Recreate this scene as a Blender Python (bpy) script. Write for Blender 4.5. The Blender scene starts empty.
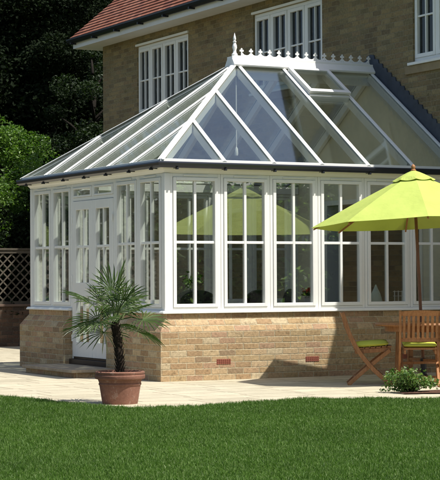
import bpy, math, random
import numpy as np
from mathutils import Vector, Matrix, Euler
random.seed(7); RNG = np.random.default_rng(11)
sc = bpy.context.scene
COL = sc.collection
R_ = math.radians

# ------------------------------------------------------------------ camera frame (only used to lay out the plan)
CX, CY, CZ, YAW = -9.5909, -19.4898, 1.2424, 0.4881
FV = Vector((math.sin(YAW), math.cos(YAW), 0)); RV = Vector((math.cos(YAW), -math.sin(YAW), 0))
def plan(lat, dep, z=0.0):
    return Vector((CX, CY, z)) + RV*lat + FV*dep

# ------------------------------------------------------------------ node helpers
class NT:
    def __init__(s, name):
        s.m = bpy.data.materials.new(name); s.m.use_nodes = True
        s.t = s.m.node_tree; s.t.nodes.clear()
        s.out = s.t.nodes.new('ShaderNodeOutputMaterial')
    def n(s, typ, **kw):
        nd = s.t.nodes.new(typ)
        for k, v in kw.items(): setattr(nd, k, v)
        return nd
    def l(s, a, b): s.t.links.new(a, b)
    def setv(s, sock, v):
        if isinstance(v, bpy.types.NodeSocket): s.l(v, sock)
        else: sock.default_value = v
    def math(s, op, a, b=None, c=None):
        nd = s.n('ShaderNodeMath', operation=op)
        s.setv(nd.inputs[0], a)
        if b is not None: s.setv(nd.inputs[1], b)
        if c is not None: s.setv(nd.inputs[2], c)
        return nd.outputs[0]
    def mix(s, f, a, b, mode='MIX'):
        nd = s.n('ShaderNodeMix', data_type='RGBA', blend_type=mode)
        s.setv(nd.inputs[0], f)
        for i, v in ((6, a), (7, b)):
            if isinstance(v, (tuple, list)): v = (*v[:3], 1)
            s.setv(nd.inputs[i], v)
        return nd.outputs[2]
    def noise(s, scale, detail=3, rough=.55, vec=None, dims='3D'):
        nd = s.n('ShaderNodeTexNoise', noise_dimensions=dims)
        nd.inputs['Scale'].default_value = scale; nd.inputs['Detail'].default_value = detail
        nd.inputs['Roughness'].default_value = rough
        if vec is not None: s.l(vec, nd.inputs['Vector'])
        return nd.outputs[0]
    def ramp(s, fac, stops, interp='LINEAR'):
        nd = s.n('ShaderNodeValToRGB'); cr = nd.color_ramp; cr.interpolation = interp
        while len(cr.elements) < len(stops): cr.elements.new(.5)
        for e, (p, c) in zip(cr.elements, stops):
            e.position = p; e.color = (*c, 1) if len(c) == 3 else c
        s.l(fac, nd.inputs[0]); return nd.outputs[0]
    def obj(s): return s.n('ShaderNodeTexCoord').outputs['Object']
    def bsdf(s, base, rough=.6, bump=None, bstr=.3, bdist=.01, spec=.5, **kw):
        b = s.n('ShaderNodeBsdfPrincipled')
        if isinstance(base, (tuple, list)): base = (*base[:3], 1)
        s.setv(b.inputs['Base Color'], base); s.setv(b.inputs['Roughness'], rough)
        b.inputs['Specular IOR Level'].default_value = spec
        for k, v in kw.items(): s.setv(b.inputs[k.replace('_', ' ')], v)
        if bump is not None:
            bp = s.n('ShaderNodeBump'); bp.inputs['Strength'].default_value = bstr; bp.inputs['Distance'].default_value = bdist
            s.l(bump, bp.inputs['Height']); s.l(bp.outputs[0], b.inputs['Normal'])
        return b
    def done(s, b):
        s.l(b.outputs[0] if hasattr(b, 'outputs') else b, s.out.inputs[0]); return s.m

def plain(name, col, rough=.6, var=.12, scale=6, bump=.15, spec=.5, bdist=.004, **kw):
    t = NT(name); o = t.obj()
    n1 = t.noise(scale, 4, .6, o); n2 = t.noise(scale*9, 3, .6, o)
    f = t.math('ADD', t.math('MULTIPLY', n1, .65), t.math('MULTIPLY', n2, .35))
    lo = tuple(c*(1-var*1.6) for c in col); hi = tuple(min(1, c*(1+var*1.2)) for c in col)
    c = t.ramp(f, [(.3, lo), (.7, hi)])
    return t.done(t.bsdf(c, rough, n2, bump, bdist, spec, **kw))

def brick_mat(name, palette, mortar, bw=.225, bh=.075, tint=(.85, 1.12)):
    t = NT(name); o = t.obj()
    wob = t.n('ShaderNodeTexNoise'); wob.inputs['Scale'].default_value = 22; t.l(o, wob.inputs['Vector'])
    vm = t.n('ShaderNodeVectorMath', operation='MULTIPLY_ADD'); t.l(wob.outputs['Color'], vm.inputs[0])
    vm.inputs[1].default_value = (.012, .012, .012); t.l(o, vm.inputs[2])
    sp = t.n('ShaderNodeSeparateXYZ'); t.l(vm.outputs[0], sp.inputs[0])
    g = t.n('ShaderNodeNewGeometry'); ns = t.n('ShaderNodeSeparateXYZ'); t.l(g.outputs['True Normal'], ns.inputs[0])
    side = t.math('GREATER_THAN', t.math('ABSOLUTE', ns.outputs[0]), t.math('ABSOLUTE', ns.outputs[1]))
    u = t.math('ADD', t.math('MULTIPLY', side, sp.outputs[1]), t.math('MULTIPLY', t.math('SUBTRACT', 1.0, side), sp.outputs[0]))
    v = t.math('DIVIDE', sp.outputs[2], bh)
    row = t.math('FLOOR', v)
    ub = t.math('ADD', t.math('DIVIDE', u, bw), t.math('MULTIPLY', t.math('FLOORED_MODULO', row, 2.0), .5))
    col = t.math('FLOOR', ub); fu = t.math('FRACT', ub); fv = t.math('FRACT', v)
    du = t.math('MULTIPLY', t.math('MINIMUM', fu, t.math('SUBTRACT', 1.0, fu)), bw)
    dv = t.math('MULTIPLY', t.math('MINIMUM', fv, t.math('SUBTRACT', 1.0, fv)), bh)
    d = t.math('MINIMUM', du, dv)
    mask = t.n('ShaderNodeMapRange'); mask.inputs[1].default_value = .0035; mask.inputs[2].default_value = .0075
    t.l(d, mask.inputs[0]); mk = mask.outputs[0]
    cb = t.n('ShaderNodeCombineXYZ'); t.l(col, cb.inputs[0]); t.l(row, cb.inputs[1])
    wn = t.n('ShaderNodeTexWhiteNoise', noise_dimensions='2D'); t.l(cb.outputs[0], wn.inputs['Vector'])
    k = len(palette)
    bc = t.ramp(wn.outputs['Value'], [(i/k, c) for i, c in enumerate(palette)], 'CONSTANT')
    n1 = t.noise(30, 5, .65, o); n2 = t.noise(1.3, 3, .5, o)
    f1 = t.ramp(n1, [(.25, (tint[0]*.75,)*3), (.75, (tint[1]*1.1,)*3)])
    f2 = t.ramp(n2, [(.3, (tint[0],)*3), (.7, (tint[1],)*3)])
    bc = t.mix(1, t.mix(1, bc, f1, 'MULTIPLY'), f2, 'MULTIPLY')
    # burnt / stained patches on single bricks
    st = t.math('GREATER_THAN', t.noise(9, 4, .7, o), .62)
    bc = t.mix(t.math('MULTIPLY', st, .45), bc, tuple(c*.35 for c in palette[0]))
    mc = t.mix(1, mortar, f1, 'MULTIPLY')
    c = t.mix(mk, mc, bc)
    h = t.math('ADD', t.math('ADD', mk, t.math('MULTIPLY', wn.outputs['Value'], .35)), t.math('MULTIPLY', n1, .7))
    return t.done(t.bsdf(c, .9, h, .8, .009, .2))

M = {}
M['white'] = plain('white_paint', (.82, .81, .765), .32, .03, 3, .05)
M['white_soft'] = plain('white_soffit_paint', (.74, .74, .72), .5, .05, 3, .05)
M['cream'] = plain('cream_plaster', (.74, .69, .53), .8, .06, 2, .1)
M['brick'] = brick_mat('buff_brick', [(0.400, 0.279, 0.146), (0.440, 0.309, 0.172), (0.375, 0.254, 0.136), (0.470, 0.349, 0.201), (0.410, 0.274, 0.156), (0.340, 0.228, 0.126), (0.430, 0.299, 0.166), (0.390, 0.268, 0.141), (0.360, 0.238, 0.130), (0.450, 0.324, 0.187), (0.420, 0.268, 0.166), (0.290, 0.203, 0.121), (0.400, 0.289, 0.156), (0.480, 0.380, 0.236), (0.385, 0.248, 0.151)], (0.500, 0.415, 0.267))
M['brick_house'] = brick_mat('stock_brick', [(0.279, 0.210, 0.108), (0.248, 0.186, 0.097), (0.304, 0.228, 0.114), (0.205, 0.156, 0.089), (0.273, 0.198, 0.108), (0.322, 0.252, 0.131), (0.223, 0.178, 0.097), (0.260, 0.210, 0.112)], (0.310, 0.264, 0.165))
M['brick_garden'] = brick_mat('garden_brick', [(.115, .07, .045), (.095, .06, .04), (.135, .085, .055), (.08, .055, .04)], (.115, .095, .07))
M['gutter'] = plain('anthracite_gutter', (.016, .019, .028), .28, .1, 8, .05)
M['black'] = plain('black_gutter', (.010, .010, .012), .4, .1, 8, .05)
M['lead'] = plain('lead_sheet', (.045, .055, .075), .55, .25, 7, .3)
M['wood'] = None
def clay():
    t = NT('terracotta'); o = t.obj(); n1 = t.noise(5, 5, .6, o); n2 = t.noise(40, 4, .65, o); n3 = t.noise(11, 5, .75, o)
    c = t.ramp(t.math('ADD', t.math('MULTIPLY', n1, .6), t.math('MULTIPLY', n2, .4)), [(.3, (.165, .08, .055)), (.7, (.285, .14, .095))])
    c = t.mix(t.math('MULTIPLY', t.math('GREATER_THAN', n3, .6), .3), c, (.42, .33, .27))
    return t.done(t.bsdf(c, .9, n2, .5, .004, .2))
M['terracotta'] = clay()
M['airbrick'] = plain('red_terracotta', (.27, .085, .05), .8, .15, 20, .3)
M['soil'] = plain('dark_soil', (.055, .035, .022), .95, .35, 40, 1.0, .2, .02)
M['floor_tile'] = plain('indoor_floor', (.60, .55, .46), .45, .1, 2, .1)
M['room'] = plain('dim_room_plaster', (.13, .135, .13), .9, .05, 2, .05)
M['dark_wicker'] = plain('dark_wicker', (.018, .016, .015), .6, .3, 60, .6)
M['dark_wood'] = plain('dark_wood', (.05, .032, .022), .5, .25, 8, .2)
M['trellis'] = plain('weathered_lattice', (.085, .07, .048), .85, .25, 14, .3)
M['red_petal'] = plain('red_petal', (.55, .03, .03), .6, .2, 20, .2)
M['pale_ceramic'] = plain('pale_ceramic', (.48, .60, .54), .35, .05, 8, .05)
M['white_metal'] = plain('white_wire', (.8, .8, .8), .4, .03, 8, .05)
M['brass'] = plain('chrome_handle', (.65, .63, .58), .25, .05, 8, .05, Metallic=1.0)

def teak():
    t = NT('teak_wood'); o = t.obj()
    mp = t.n('ShaderNodeMapping'); mp.inputs['Scale'].default_value = (9, 9, 2.2); t.l(o, mp.inputs[0])
    n1 = t.noise(7, 6, .65, mp.outputs[0]); n2 = t.noise(2.0, 3, .5, o)
    c = t.ramp(n1, [(.25, (.20, .082, .028)), (.55, (.36, .165, .062)), (.8, (.46, .235, .10))])
    c = t.mix(.5, c, t.ramp(n2, [(.3, (.7, .66, .62)), (.7, (1.1, 1.05, 1.0))]), 'MULTIPLY')
    return t.done(t.bsdf(c, .55, n1, .15, .003, .4))
M['wood'] = teak()

def glass(name, f0, tint, rough=0.0):
    t = NT(name)
    lw = t.n('ShaderNodeLayerWeight'); lw.inputs[0].default_value = .5
    f5 = t.math('POWER', lw.outputs['Facing'], 5.0)
    fr = t.math('MULTIPLY_ADD', f5, 1-f0, f0)
    o = t.obj(); n1 = t.noise(1.6, 2, .5, o)
    bp = t.n('ShaderNodeBump'); bp.inputs['Strength'].default_value = .008; bp.inputs['Distance'].default_value = .02
    t.l(n1, bp.inputs['Height'])
    tr = t.n('ShaderNodeBsdfTransparent'); tr.inputs[0].default_value = (*tint, 1)
    gl = t.n('ShaderNodeBsdfGlossy'); gl.inputs['Roughness'].default_value = rough; gl.inputs[0].default_value = (.96, .97, 1, 1)
    t.l(bp.outputs[0], gl.inputs['Normal'])
    mx = t.n('ShaderNodeMixShader'); t.l(fr, mx.inputs[0]); t.l(tr.outputs[0], mx.inputs[1]); t.l(gl.outputs[0], mx.inputs[2])
    return t.done(mx.outputs[0])
M['glass'] = glass('window_glass', .19, (.95, .97, .95))
M['house_glass'] = glass('house_window_glass', .03, (.55, .58, .58))
M['roof_glass'] = glass('roof_glass', .18, (.95, .98, .95), .05)

def leafmat(name, cols, transl=.35, rough=.45, spec=.4):
    t = NT(name); g = t.n('ShaderNodeNewGeometry'); o = t.obj()
    c = t.ramp(g.outputs['Random Per Island'], [(i/max(1, len(cols)-1), cc) for i, cc in enumerate(cols)])
    big = t.noise(.9, 3, .5, o) if name != 'grass_blade' else t.math('ADD', t.math('MULTIPLY', t.noise(.55, 4, .6, o), .6), t.math('MULTIPLY', t.noise(7, 3, .6, o), .4))
    c = t.mix(1, c, t.ramp(big, [(.3, (.7, .72, .65)), (.7, (1.25, 1.2, 1.1))]), 'MULTIPLY')
    b = t.bsdf(c, rough, None, spec=spec)
    tl = t.n('ShaderNodeBsdfTranslucent'); t.l(t.mix(1, c, (1.2, 1.5, .55), 'MULTIPLY'), tl.inputs[0])
    mx = t.n('ShaderNodeMixShader'); mx.inputs[0].default_value = transl
    t.l(b.outputs[0], mx.inputs[1]); t.l(tl.outputs[0], mx.inputs[2])
    return t.done(mx.outputs[0])
M['grass'] = leafmat('grass_blade', [(.044, .096, .012), (.068, .143, .019), (.092, .185, .029), (.22, .30, .115)], .32, .5, .22)
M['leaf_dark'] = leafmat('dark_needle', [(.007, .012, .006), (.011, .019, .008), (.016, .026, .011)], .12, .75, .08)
M['leaf_mid'] = leafmat('mid_leaf', [(.018, .036, .011), (.030, .058, .016), (.046, .078, .024)], .3, .45, .4)
M['leaf_light'] = leafmat('light_leaf', [(.044, .098, .014), (.080, .16, .024), (.145, .23, .042)], .35, .42, .45)
M['leaf_hedge'] = leafmat('hedge_leaf', [(.10, .16, .07), (.16, .23, .11), (.22, .29, .15)], .55, .6, .2)  # leaf paled to brighten what the panes reflect
M['leaf_shrub'] = leafmat('shrub_leaf', [(.05, .115, .025), (.09, .17, .04), (.15, .24, .07), (.22, .27, .11)], .35, .45, .4)
M['palm_leaf'] = leafmat('palm_leaf', [(.050, .095, .026), (.080, .138, .040), (.14, .19, .075)], .22, .38, .5)
M['bark'] = plain('bark', (.022, .018, .013), .95, .35, 12, .9, .2, .02)
M['palm_bark'] = plain('palm_fibre', (.06, .042, .028), .95, .4, 40, 1.0, .2, .015)

def fabric(name, col, transl=.3):
    t = NT(name); o = t.obj()
    n1 = t.noise(220, 2, .5, o); n2 = t.noise(3, 3, .5, o)
    c = t.mix(1, col, t.ramp(n2, [(.3, (.93, .94, .9)), (.7, (1.05, 1.04, 1.05))]), 'MULTIPLY')
    n3 = t.noise(5, 4, .6, o); b = t.bsdf(c, .85, t.math('ADD', t.math('MULTIPLY', n1, .04), n3), .45, .03, .2)
    tl = t.n('ShaderNodeBsdfTranslucent'); t.l(c, tl.inputs[0])
    mx = t.n('ShaderNodeMixShader'); mx.inputs[0].default_value = transl
    t.l(b.outputs[0], mx.inputs[1]); t.l(tl.outputs[0], mx.inputs[2])
    return t.done(mx.outputs[0])
M['lime'] = fabric('lime_canvas', (.57, .66, .165))
M['lime_cushion'] = fabric('lime_cushion', (.60, .64, .10), .05)

def paving():
    t = NT('cream_paving'); o = t.obj()
    sp = t.n('ShaderNodeSeparateXYZ'); t.l(o, sp.inputs[0])
    wob = t.noise(9, 3, .5, o)
    v = t.math('DIVIDE', t.math('MULTIPLY_ADD', wob, .015, sp.outputs[1]), .45)
    row = t.math('FLOOR', v)
    wr = t.n('ShaderNodeTexWhiteNoise', noise_dimensions='1D'); t.l(row, wr.inputs['W'])
    ub = t.math('ADD', t.math('DIVIDE', t.math('MULTIPLY_ADD', wob, .015, sp.outputs[0]), .68), wr.outputs['Value'])
    col = t.math('FLOOR', ub); fu = t.math('FRACT', ub); fv = t.math('FRACT', v)
    d = t.math('MINIMUM', t.math('MULTIPLY', t.math('MINIMUM', fu, t.math('SUBTRACT', 1.0, fu)), .68),
               t.math('MULTIPLY', t.math('MINIMUM', fv, t.math('SUBTRACT', 1.0, fv)), .45))
    mr = t.n('ShaderNodeMapRange'); mr.inputs[1].default_value = .006; mr.inputs[2].default_value = .012; t.l(d, mr.inputs[0])
    cb = t.n('ShaderNodeCombineXYZ'); t.l(col, cb.inputs[0]); t.l(row, cb.inputs[1])
    wn = t.n('ShaderNodeTexWhiteNoise', noise_dimensions='2D'); t.l(cb.outputs[0], wn.inputs['Vector'])
    c = t.ramp(wn.outputs['Value'], [(0, (.40, .36, .265)), (.35, (.50, .45, .335)), (.7, (.44, .40, .30)), (1, (.53, .475, .355))])
    n1 = t.noise(3.5, 5, .6, o); n2 = t.noise(45, 4, .6, o)
    c = t.mix(1, c, t.ramp(n1, [(.3, (.86, .85, .82)), (.7, (1.1, 1.08, 1.05))]), 'MULTIPLY')
    c = t.mix(1, c, t.ramp(n2, [(.3, (.88, .88, .86)), (.7, (1.08, 1.08, 1.08))]), 'MULTIPLY')
    spot = t.math('GREATER_THAN', t.noise(14, 5, .75, o), .66); c = t.mix(t.math('MULTIPLY', spot, .35), c, (.22, .19, .13))
    c = t.mix(mr.outputs[0], (.20, .165, .11), c)
    h = t.math('ADD', mr.outputs[0], t.math('MULTIPLY', n2, .4))
    return t.done(t.bsdf(c, .9, h, .5, .006, .25))
M['paving'] = paving()
M['stone'] = plain('step_stone', (.33, .27, .19), .9, .25, 8, .5)
def groundmat(name, cols):
    t = NT(name); o = t.obj(); n1 = t.noise(1.2, 5, .6, o); n2 = t.noise(60, 4, .7, o)
    c = t.ramp(t.math('ADD', t.math('MULTIPLY', n1, .5), t.math('MULTIPLY', n2, .5)), [(.3, cols[0]), (.7, cols[1])])
    return t.done(t.bsdf(c, .95, n2, .8, .02, .1))
M['lawn'] = groundmat('lawn_turf', [(.018, .042, .008), (.035, .075, .014)])
M['ground'] = groundmat('garden_ground', [(.03, .055, .014), (.05, .085, .022)])
def tilemat():
    t = NT('clay_tiles'); o = t.obj(); sp = t.n('ShaderNodeSeparateXYZ'); t.l(o, sp.inputs[0])
    g = t.n('ShaderNodeNewGeometry'); ns = t.n('ShaderNodeSeparateXYZ'); t.l(g.outputs['True Normal'], ns.inputs[0])
    side = t.math('GREATER_THAN', t.math('ABSOLUTE', ns.outputs[0]), t.math('ABSOLUTE', ns.outputs[1]))
    u = t.math('ADD', t.math('MULTIPLY', side, sp.outputs[1]), t.math('MULTIPLY', t.math('SUBTRACT', 1.0, side), sp.outputs[0]))
    row = t.math('FLOOR', t.math('DIVIDE', sp.outputs[2], TILE_DZ))
    ub = t.math('ADD', t.math('DIVIDE', u, .165), t.math('MULTIPLY', t.math('FLOORED_MODULO', row, 2.0), .5))
    cb = t.n('ShaderNodeCombineXYZ'); t.l(t.math('FLOOR', ub), cb.inputs[0]); t.l(row, cb.inputs[1])
    wn = t.n('ShaderNodeTexWhiteNoise', noise_dimensions='2D'); t.l(cb.outputs[0], wn.inputs['Vector'])
    c = t.ramp(wn.outputs['Value'], [(0, (.215, .075, .045)), (.35, (.275, .105, .062)), (.7, (.32, .14, .09)), (1, (.165, .06, .042))])
    fu = t.math('FRACT', ub); e = t.math('MINIMUM', fu, t.math('SUBTRACT', 1.0, fu))
    mr = t.n('ShaderNodeMapRange'); mr.inputs[1].default_value = .01; mr.inputs[2].default_value = .035; t.l(e, mr.inputs[0])
    n = t.noise(25, 4, .6, o); c = t.mix(1, c, t.ramp(n, [(.3, (.8, .8, .8)), (.7, (1.15, 1.15, 1.15))]), 'MULTIPLY')
    c = t.mix(mr.outputs[0], (.07, .03, .02), c)
    return t.done(t.bsdf(c, .85, mr.outputs[0], .4, .008, .25))
PITCH = R_(47); TILE_DZ = .10*math.sin(PITCH)
M['tiles'] = tilemat()

# ------------------------------------------------------------------ mesh helpers
class MB:
    def __init__(s): s.v = []; s.f = []
    def add(s, vs, fs, mat=None):
        b = len(s.v)
        if mat is not None: vs = [mat @ Vector(q) for q in vs]
        s.v += [tuple(q) for q in vs]; s.f += [tuple(i+b for i in f) for f in fs]; return s
    def box(s, x0, x1, y0, y1, z0, z1, mat=None):
        vs = [(x0,y0,z0),(x1,y0,z0),(x1,y1,z0),(x0,y1,z0),(x0,y0,z1),(x1,y0,z1),(x1,y1,z1),(x0,y1,z1)]
        return s.add(vs, [(3,2,1,0),(4,5,6,7),(0,1,5,4),(1,2,6,5),(2,3,7,6),(3,0,4,7)], mat)
    def beam(s, p0, p1, w, h0, h1, up):
        """bar from p0 to p1, width w, from h0 to h1 along the up vector"""
        p0, p1 = Vector(p0), Vector(p1); t = (p1-p0).normalized(); up = Vector(up)
        up = (up - t*up.dot(t)).normalized(); sd = t.cross(up)
        vs = []
        for p in (p0, p1):
            for a, b in ((-1, h0), (1, h0), (1, h1), (-1, h1)): vs.append(p + sd*(a*w/2) + up*b)
        return s.add(vs, [(0,1,2,3),(7,6,5,4),(0,4,5,1),(1,5,6,2),(2,6,7,3),(3,7,4,0)])
    def tube(s, pts, rad, n=10, cap=True):
        pts = [Vector(p) for p in pts]
        if not isinstance(rad, (list, tuple)): rad = [rad]*len(pts)
        b = len(s.v); prev = None
        for i, p in enumerate(pts):
            t = (pts[min(i+1, len(pts)-1)] - pts[max(i-1, 0)]).normalized()
            ref = prev if prev is not None else (Vector((0,0,1)) if abs(t.z) < .9 else Vector((1,0,0)))
            a = t.cross(ref).normalized(); c = a.cross(t).normalized(); prev = c
            for k in range(n):
                q = 2*math.pi*k/n; s.v.append(tuple(p + (a*math.cos(q)+c*math.sin(q))*rad[i]))
        for i in range(len(pts)-1):
            for k in range(n):
                k2 = (k+1) % n
                s.f.append((b+i*n+k, b+i*n+k2, b+(i+1)*n+k2, b+(i+1)*n+k))
        if cap:
            s.f.append(tuple(b+k for k in range(n))[::-1]); s.f.append(tuple(b+(len(pts)-1)*n+k for k in range(n)))
        return s
    def lathe(s, prof, c=(0,0,0), n=32, mat=None):
        vs = []; fs = []
        for r, z in prof:
            for k in range(n):
                q = 2*math.pi*k/n; vs.append((c[0]+r*math.cos(q), c[1]+r*math.sin(q), c[2]+z))
        m = len(prof)
        for i in range(m-1):
            for k in range(n):
                k2 = (k+1) % n; fs.append((i*n+k, i*n+k2, (i+1)*n+k2, (i+1)*n+k))
        if prof[0][0] > 1e-4: fs.append(tuple(range(n))[::-1])
        if prof[-1][0] > 1e-4: fs.append(tuple((m-1)*n+k for k in range(n)))
        return s.add(vs, fs, mat)
    def prism(s, poly, d0, d1, fn):
        """poly in 2-D, extruded from d0 to d1; fn(u, v, d) -> xyz"""
        n = len(poly); vs = [fn(u, v, d0) for u, v in poly] + [fn(u, v, d1) for u, v in poly]
        fs = [tuple(range(n))[::-1], tuple(range(n, 2*n))] + [(i, (i+1) % n, (i+1) % n+n, i+n) for i in range(n)]
        return s.add(vs, fs)
    def build(s, name, mat, parent=None, bevel=0, smooth=False, world=False, solid=0):
        me = bpy.data.meshes.new(name)
        off = Vector(parent.location) if (world and parent) else Vector((0,0,0))
        me.from_pydata([tuple(Vector(q)-off) for q in s.v], [], s.f); me.update()
        if mat: me.materials.append(mat)
        # consistent outward normals
        import bmesh
        bm = bmesh.new(); bm.from_mesh(me); bmesh.ops.recalc_face_normals(bm, faces=bm.faces); bm.to_mesh(me); bm.free()
        o = bpy.data.objects.new(name, me); COL.objects.link(o)
        if parent: o.parent = parent
        if smooth:
            for p in me.polygons: p.use_smooth = True
            if smooth != 'all':
                md = o.modifiers.new('edge', 'EDGE_SPLIT'); md.split_angle = R_(40)
        if solid:
            md = o.modifiers.new('thick', 'SOLIDIFY'); md.thickness = solid; md.offset = 0
        if bevel:
            md = o.modifiers.new('bev', 'BEVEL'); md.width = bevel; md.segments = 2; md.limit_method = 'ANGLE'; md.angle_limit = R_(40)
        return o

def tag(o, label=None, cat=None, group=None, kind=None):
    if label: o['label'] = label
    if cat: o['category'] = cat
    if group: o['group'] = group
    if kind: o['kind'] = kind
    return o
def thing(name, loc, label, cat, rz=0, group=None):
    o = bpy.data.objects.new(name, None); COL.objects.link(o); o.location = loc; o.rotation_euler = (0, 0, rz)
    o.empty_display_size = .2
    return tag(o, label, cat, group)
def copy_tree(o, parent=None):
    c = o.copy(); COL.objects.link(c)
    if parent: c.parent = parent
    for ch in [x for x in sc.objects if x.parent == o]: copy_tree(ch, c)
    return c
def place(o, parent, loc, rz):
    """a copy of part o (and its sub-parts) moved to loc under parent"""
    c = copy_tree(o, parent); c.location = loc; c.rotation_euler = (0, 0, rz); return c

# ------------------------------------------------------------------ setting: ground, patio, lawn
def sheet(name, pts, z, mat):
    me = bpy.data.meshes.new(name); me.from_pydata([(x, y, z) for x, y in pts], [], [tuple(range(len(pts)))]); me.materials.append(mat)
    o = bpy.data.objects.new(name, me); COL.objects.link(o); return tag(o, None, None, None, 'structure')
tag(sheet('ground', [(-400,-400),(400,-400),(400,400),(-400,400)], -.03, M['ground']), 'rough green garden ground around the paved terrace')
tag(sheet('patio', [(-5.5,-9),(14,-9),(14,13),(-5.5,13)], 0, M['paving']), 'cream stone paved terrace round the glasshouse')
EDGE = [(-5.5, 9.0), (-4.2, 4.0), (-3.15, .6), (-2.79,-1.68), (-2.63,-2.68), (-2.50,-3.6), (-2.30,-4.03), (-2.02,-4.19), (-1.51,-4.05), (-1.13,-3.96), (-.33,-3.79), (.27,-4.14), (.87,-4.52), (1.7,-5.15), (3.2,-6.3), (7, -9)]
EL = [((x-CX)*RV.x+(y-CY)*RV.y, (x-CX)*FV.x+(y-CY)*FV.y) for x, y in EDGE]
EL = sorted(EL); ela = np.array([a for a, b in EL]); ede = np.array([b for a, b in EL])
def edge_dep(lat): return np.interp(lat, ela, ede)
vs, fs = [], []
lats = np.linspace(ela[0], ela[-1], 160)
for la in lats:
    d = edge_dep(la) + .03*math.sin(la*9) + .02*math.sin(la*23)
    vs += [tuple(plan(la, d, .006)), tuple(plan(la, -8, .006))]
for i in range(len(lats)-1): fs.append((2*i, 2*i+1, 2*i+3, 2*i+2))
b = MB(); b.add(vs, fs); tag(b.build('lawn', M['lawn']), 'green lawn turf in front of the terrace', None, None, 'structure')

def soup(name, V, F, mat, parent=None):
    """numpy vertices (n,k,3) per island, F list of index tuples (tris) within an island -> one mesh"""
    n, k, _ = V.shape; me = bpy.data.meshes.new(name)
    F = np.array(F); nf = len(F)
    idx = (F[None] + (np.arange(n)*k)[:, None, None]).reshape(-1)
    me.vertices.add(n*k); me.vertices.foreach_set('co', V.reshape(-1).astype(np.float32))
    me.loops.add(len(idx)); me.loops.foreach_set('vertex_index', idx.astype(np.int32))
    me.polygons.add(n*nf); me.polygons.foreach_set('loop_start', np.arange(0, n*nf*3, 3, dtype=np.int32))
    me.polygons.foreach_set('loop_total', np.full(n*nf, 3, np.int32))
    me.update(calc_edges=True); me.materials.append(mat)
    o = bpy.data.objects.new(name, me); COL.objects.link(o)
    if parent: o.parent = parent
    return o

def make_grass():
    N = 800000
    dep = 9.6 + (RNG.random(N)**1.25)*11.5
    lat = (RNG.random(N)*2-1)*(dep*.128+.9)
    jit = .05*np.sin(lat*9)+.03*np.sin(lat*31)+RNG.normal(0, .035, N)
    keep = dep < edge_dep(lat)+jit
    # thinner where the noise says so
    dep, lat = dep[keep], lat[keep]; n = len(dep)
    bx = CX+RV.x*lat+FV.x*dep; by = CY+RV.y*lat+FV.y*dep
    clump = .5+.5*np.sin(bx*5.1+np.sin(by*3.7)*2)*np.sin(by*4.3+np.sin(bx*2.9)*2)
    h = (.020+.016*RNG.random(n)+.009*clump)*(1+.5*(RNG.random(n) > .96))
    w = .0012+.0013*RNG.random(n)
    a = RNG.random(n)*2*np.pi; lean = .08+.7*RNG.random(n)**1.6; la = a+RNG.normal(0, .9, n)+np.pi/2
    base = np.stack([bx, by, np.full(n, .004)], 1)
    sx = np.stack([np.cos(a)*w, np.sin(a)*w, np.zeros(n)], 1)
    ld = np.stack([np.cos(la), np.sin(la), np.zeros(n)], 1)
    mid = base + ld*(h*lean*.35)[:, None] + np.array([0,0,1.])*(h*.6)[:, None]
    tip = base + ld*(h*lean)[:, None] + np.array([0,0,1.])*(h*(1-.25*lean))[:, None]
    V = np.stack([base-sx, base+sx, mid+sx*.8, mid-sx*.8, tip], 1)
    o = soup('grass', V, [(0,1,2),(0,2,3),(3,2,4)], M['grass'])
    tag(o, 'short mown green grass blades covering the lawn', 'grass', None, 'stuff')
make_grass()

# ------------------------------------------------------------------ house
W = 4.409
HY0, HY1, HX1, HZ = -3.1, 11.63, 12.6, 5.70
house = thing('house', (W, 0, 0), 'brown brick two storey house with red tiled roof and white windows', 'house')
def holed_wall(u0, u1, v0, v1, holes, d0, d1, fn, mb):
    us = sorted({u0, u1, *[h[0] for h in holes], *[h[1] for h in holes]})
    vs_ = sorted({v0, v1, *[h[2] for h in holes], *[h[3] for h in holes]})
    inh = lambda u, v: any(h[0] < u < h[1] and h[2] < v < h[3] for h in holes)
    for a, b_ in zip(us, us[1:]):
        for c, d in zip(vs_, vs_[1:]):
            if inh((a+b_)/2, (c+d)/2): continue
            for dd in (d0, d1): mb.add([fn(a,c,dd), fn(b_,c,dd), fn(b_,d,dd), fn(a,d,dd)], [(0,1,2,3)])
    for (a, b_, c, d) in holes + [(u0, u1, v0, v1)]:
        q = [(a,c),(b_,c),(b_,d),(a,d)]
        for i in range(4):
            p, r = q[i], q[(i+1) % 4]
            mb.add([fn(*p,d0), fn(*r,d0), fn(*r,d1), fn(*p,d1)], [(0,1,2,3)])
UPW = [(8.02, 10.10), (3.54, 5.69), (-1.04, 1.11)]
OPEN = (.95, 3.42, .15, 2.33)
mb = MB()
holed_wall(HY0, HY1, 0, HZ, [(a, b_, 4.24, 5.52) for a, b_ in UPW] + [OPEN], W, W+.24, lambda u, v, d: (d, u, v), mb)
mb.box(W+.24, HX1, HY0, HY0+.24, 0, HZ); mb.box(W+.24, HX1, HY1-.24, HY1, 0, HZ); mb.box(HX1-.24, HX1, HY0+.24, HY1-.24, 0, HZ)
mb.build('wall', M['brick_house'], house, world=True)
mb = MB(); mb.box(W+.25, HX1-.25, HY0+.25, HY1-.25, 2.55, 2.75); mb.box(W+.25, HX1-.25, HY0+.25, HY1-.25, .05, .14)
mb.box(W+2.9, W+3.0, HY0+.25, HY1-.25, .15, 2.54); mb.box(W+2.9, W+3.0, HY0+.25, HY1-.25, 2.76, 5.6); mb.build('room_lining', M['room'], house, world=True)
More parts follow.
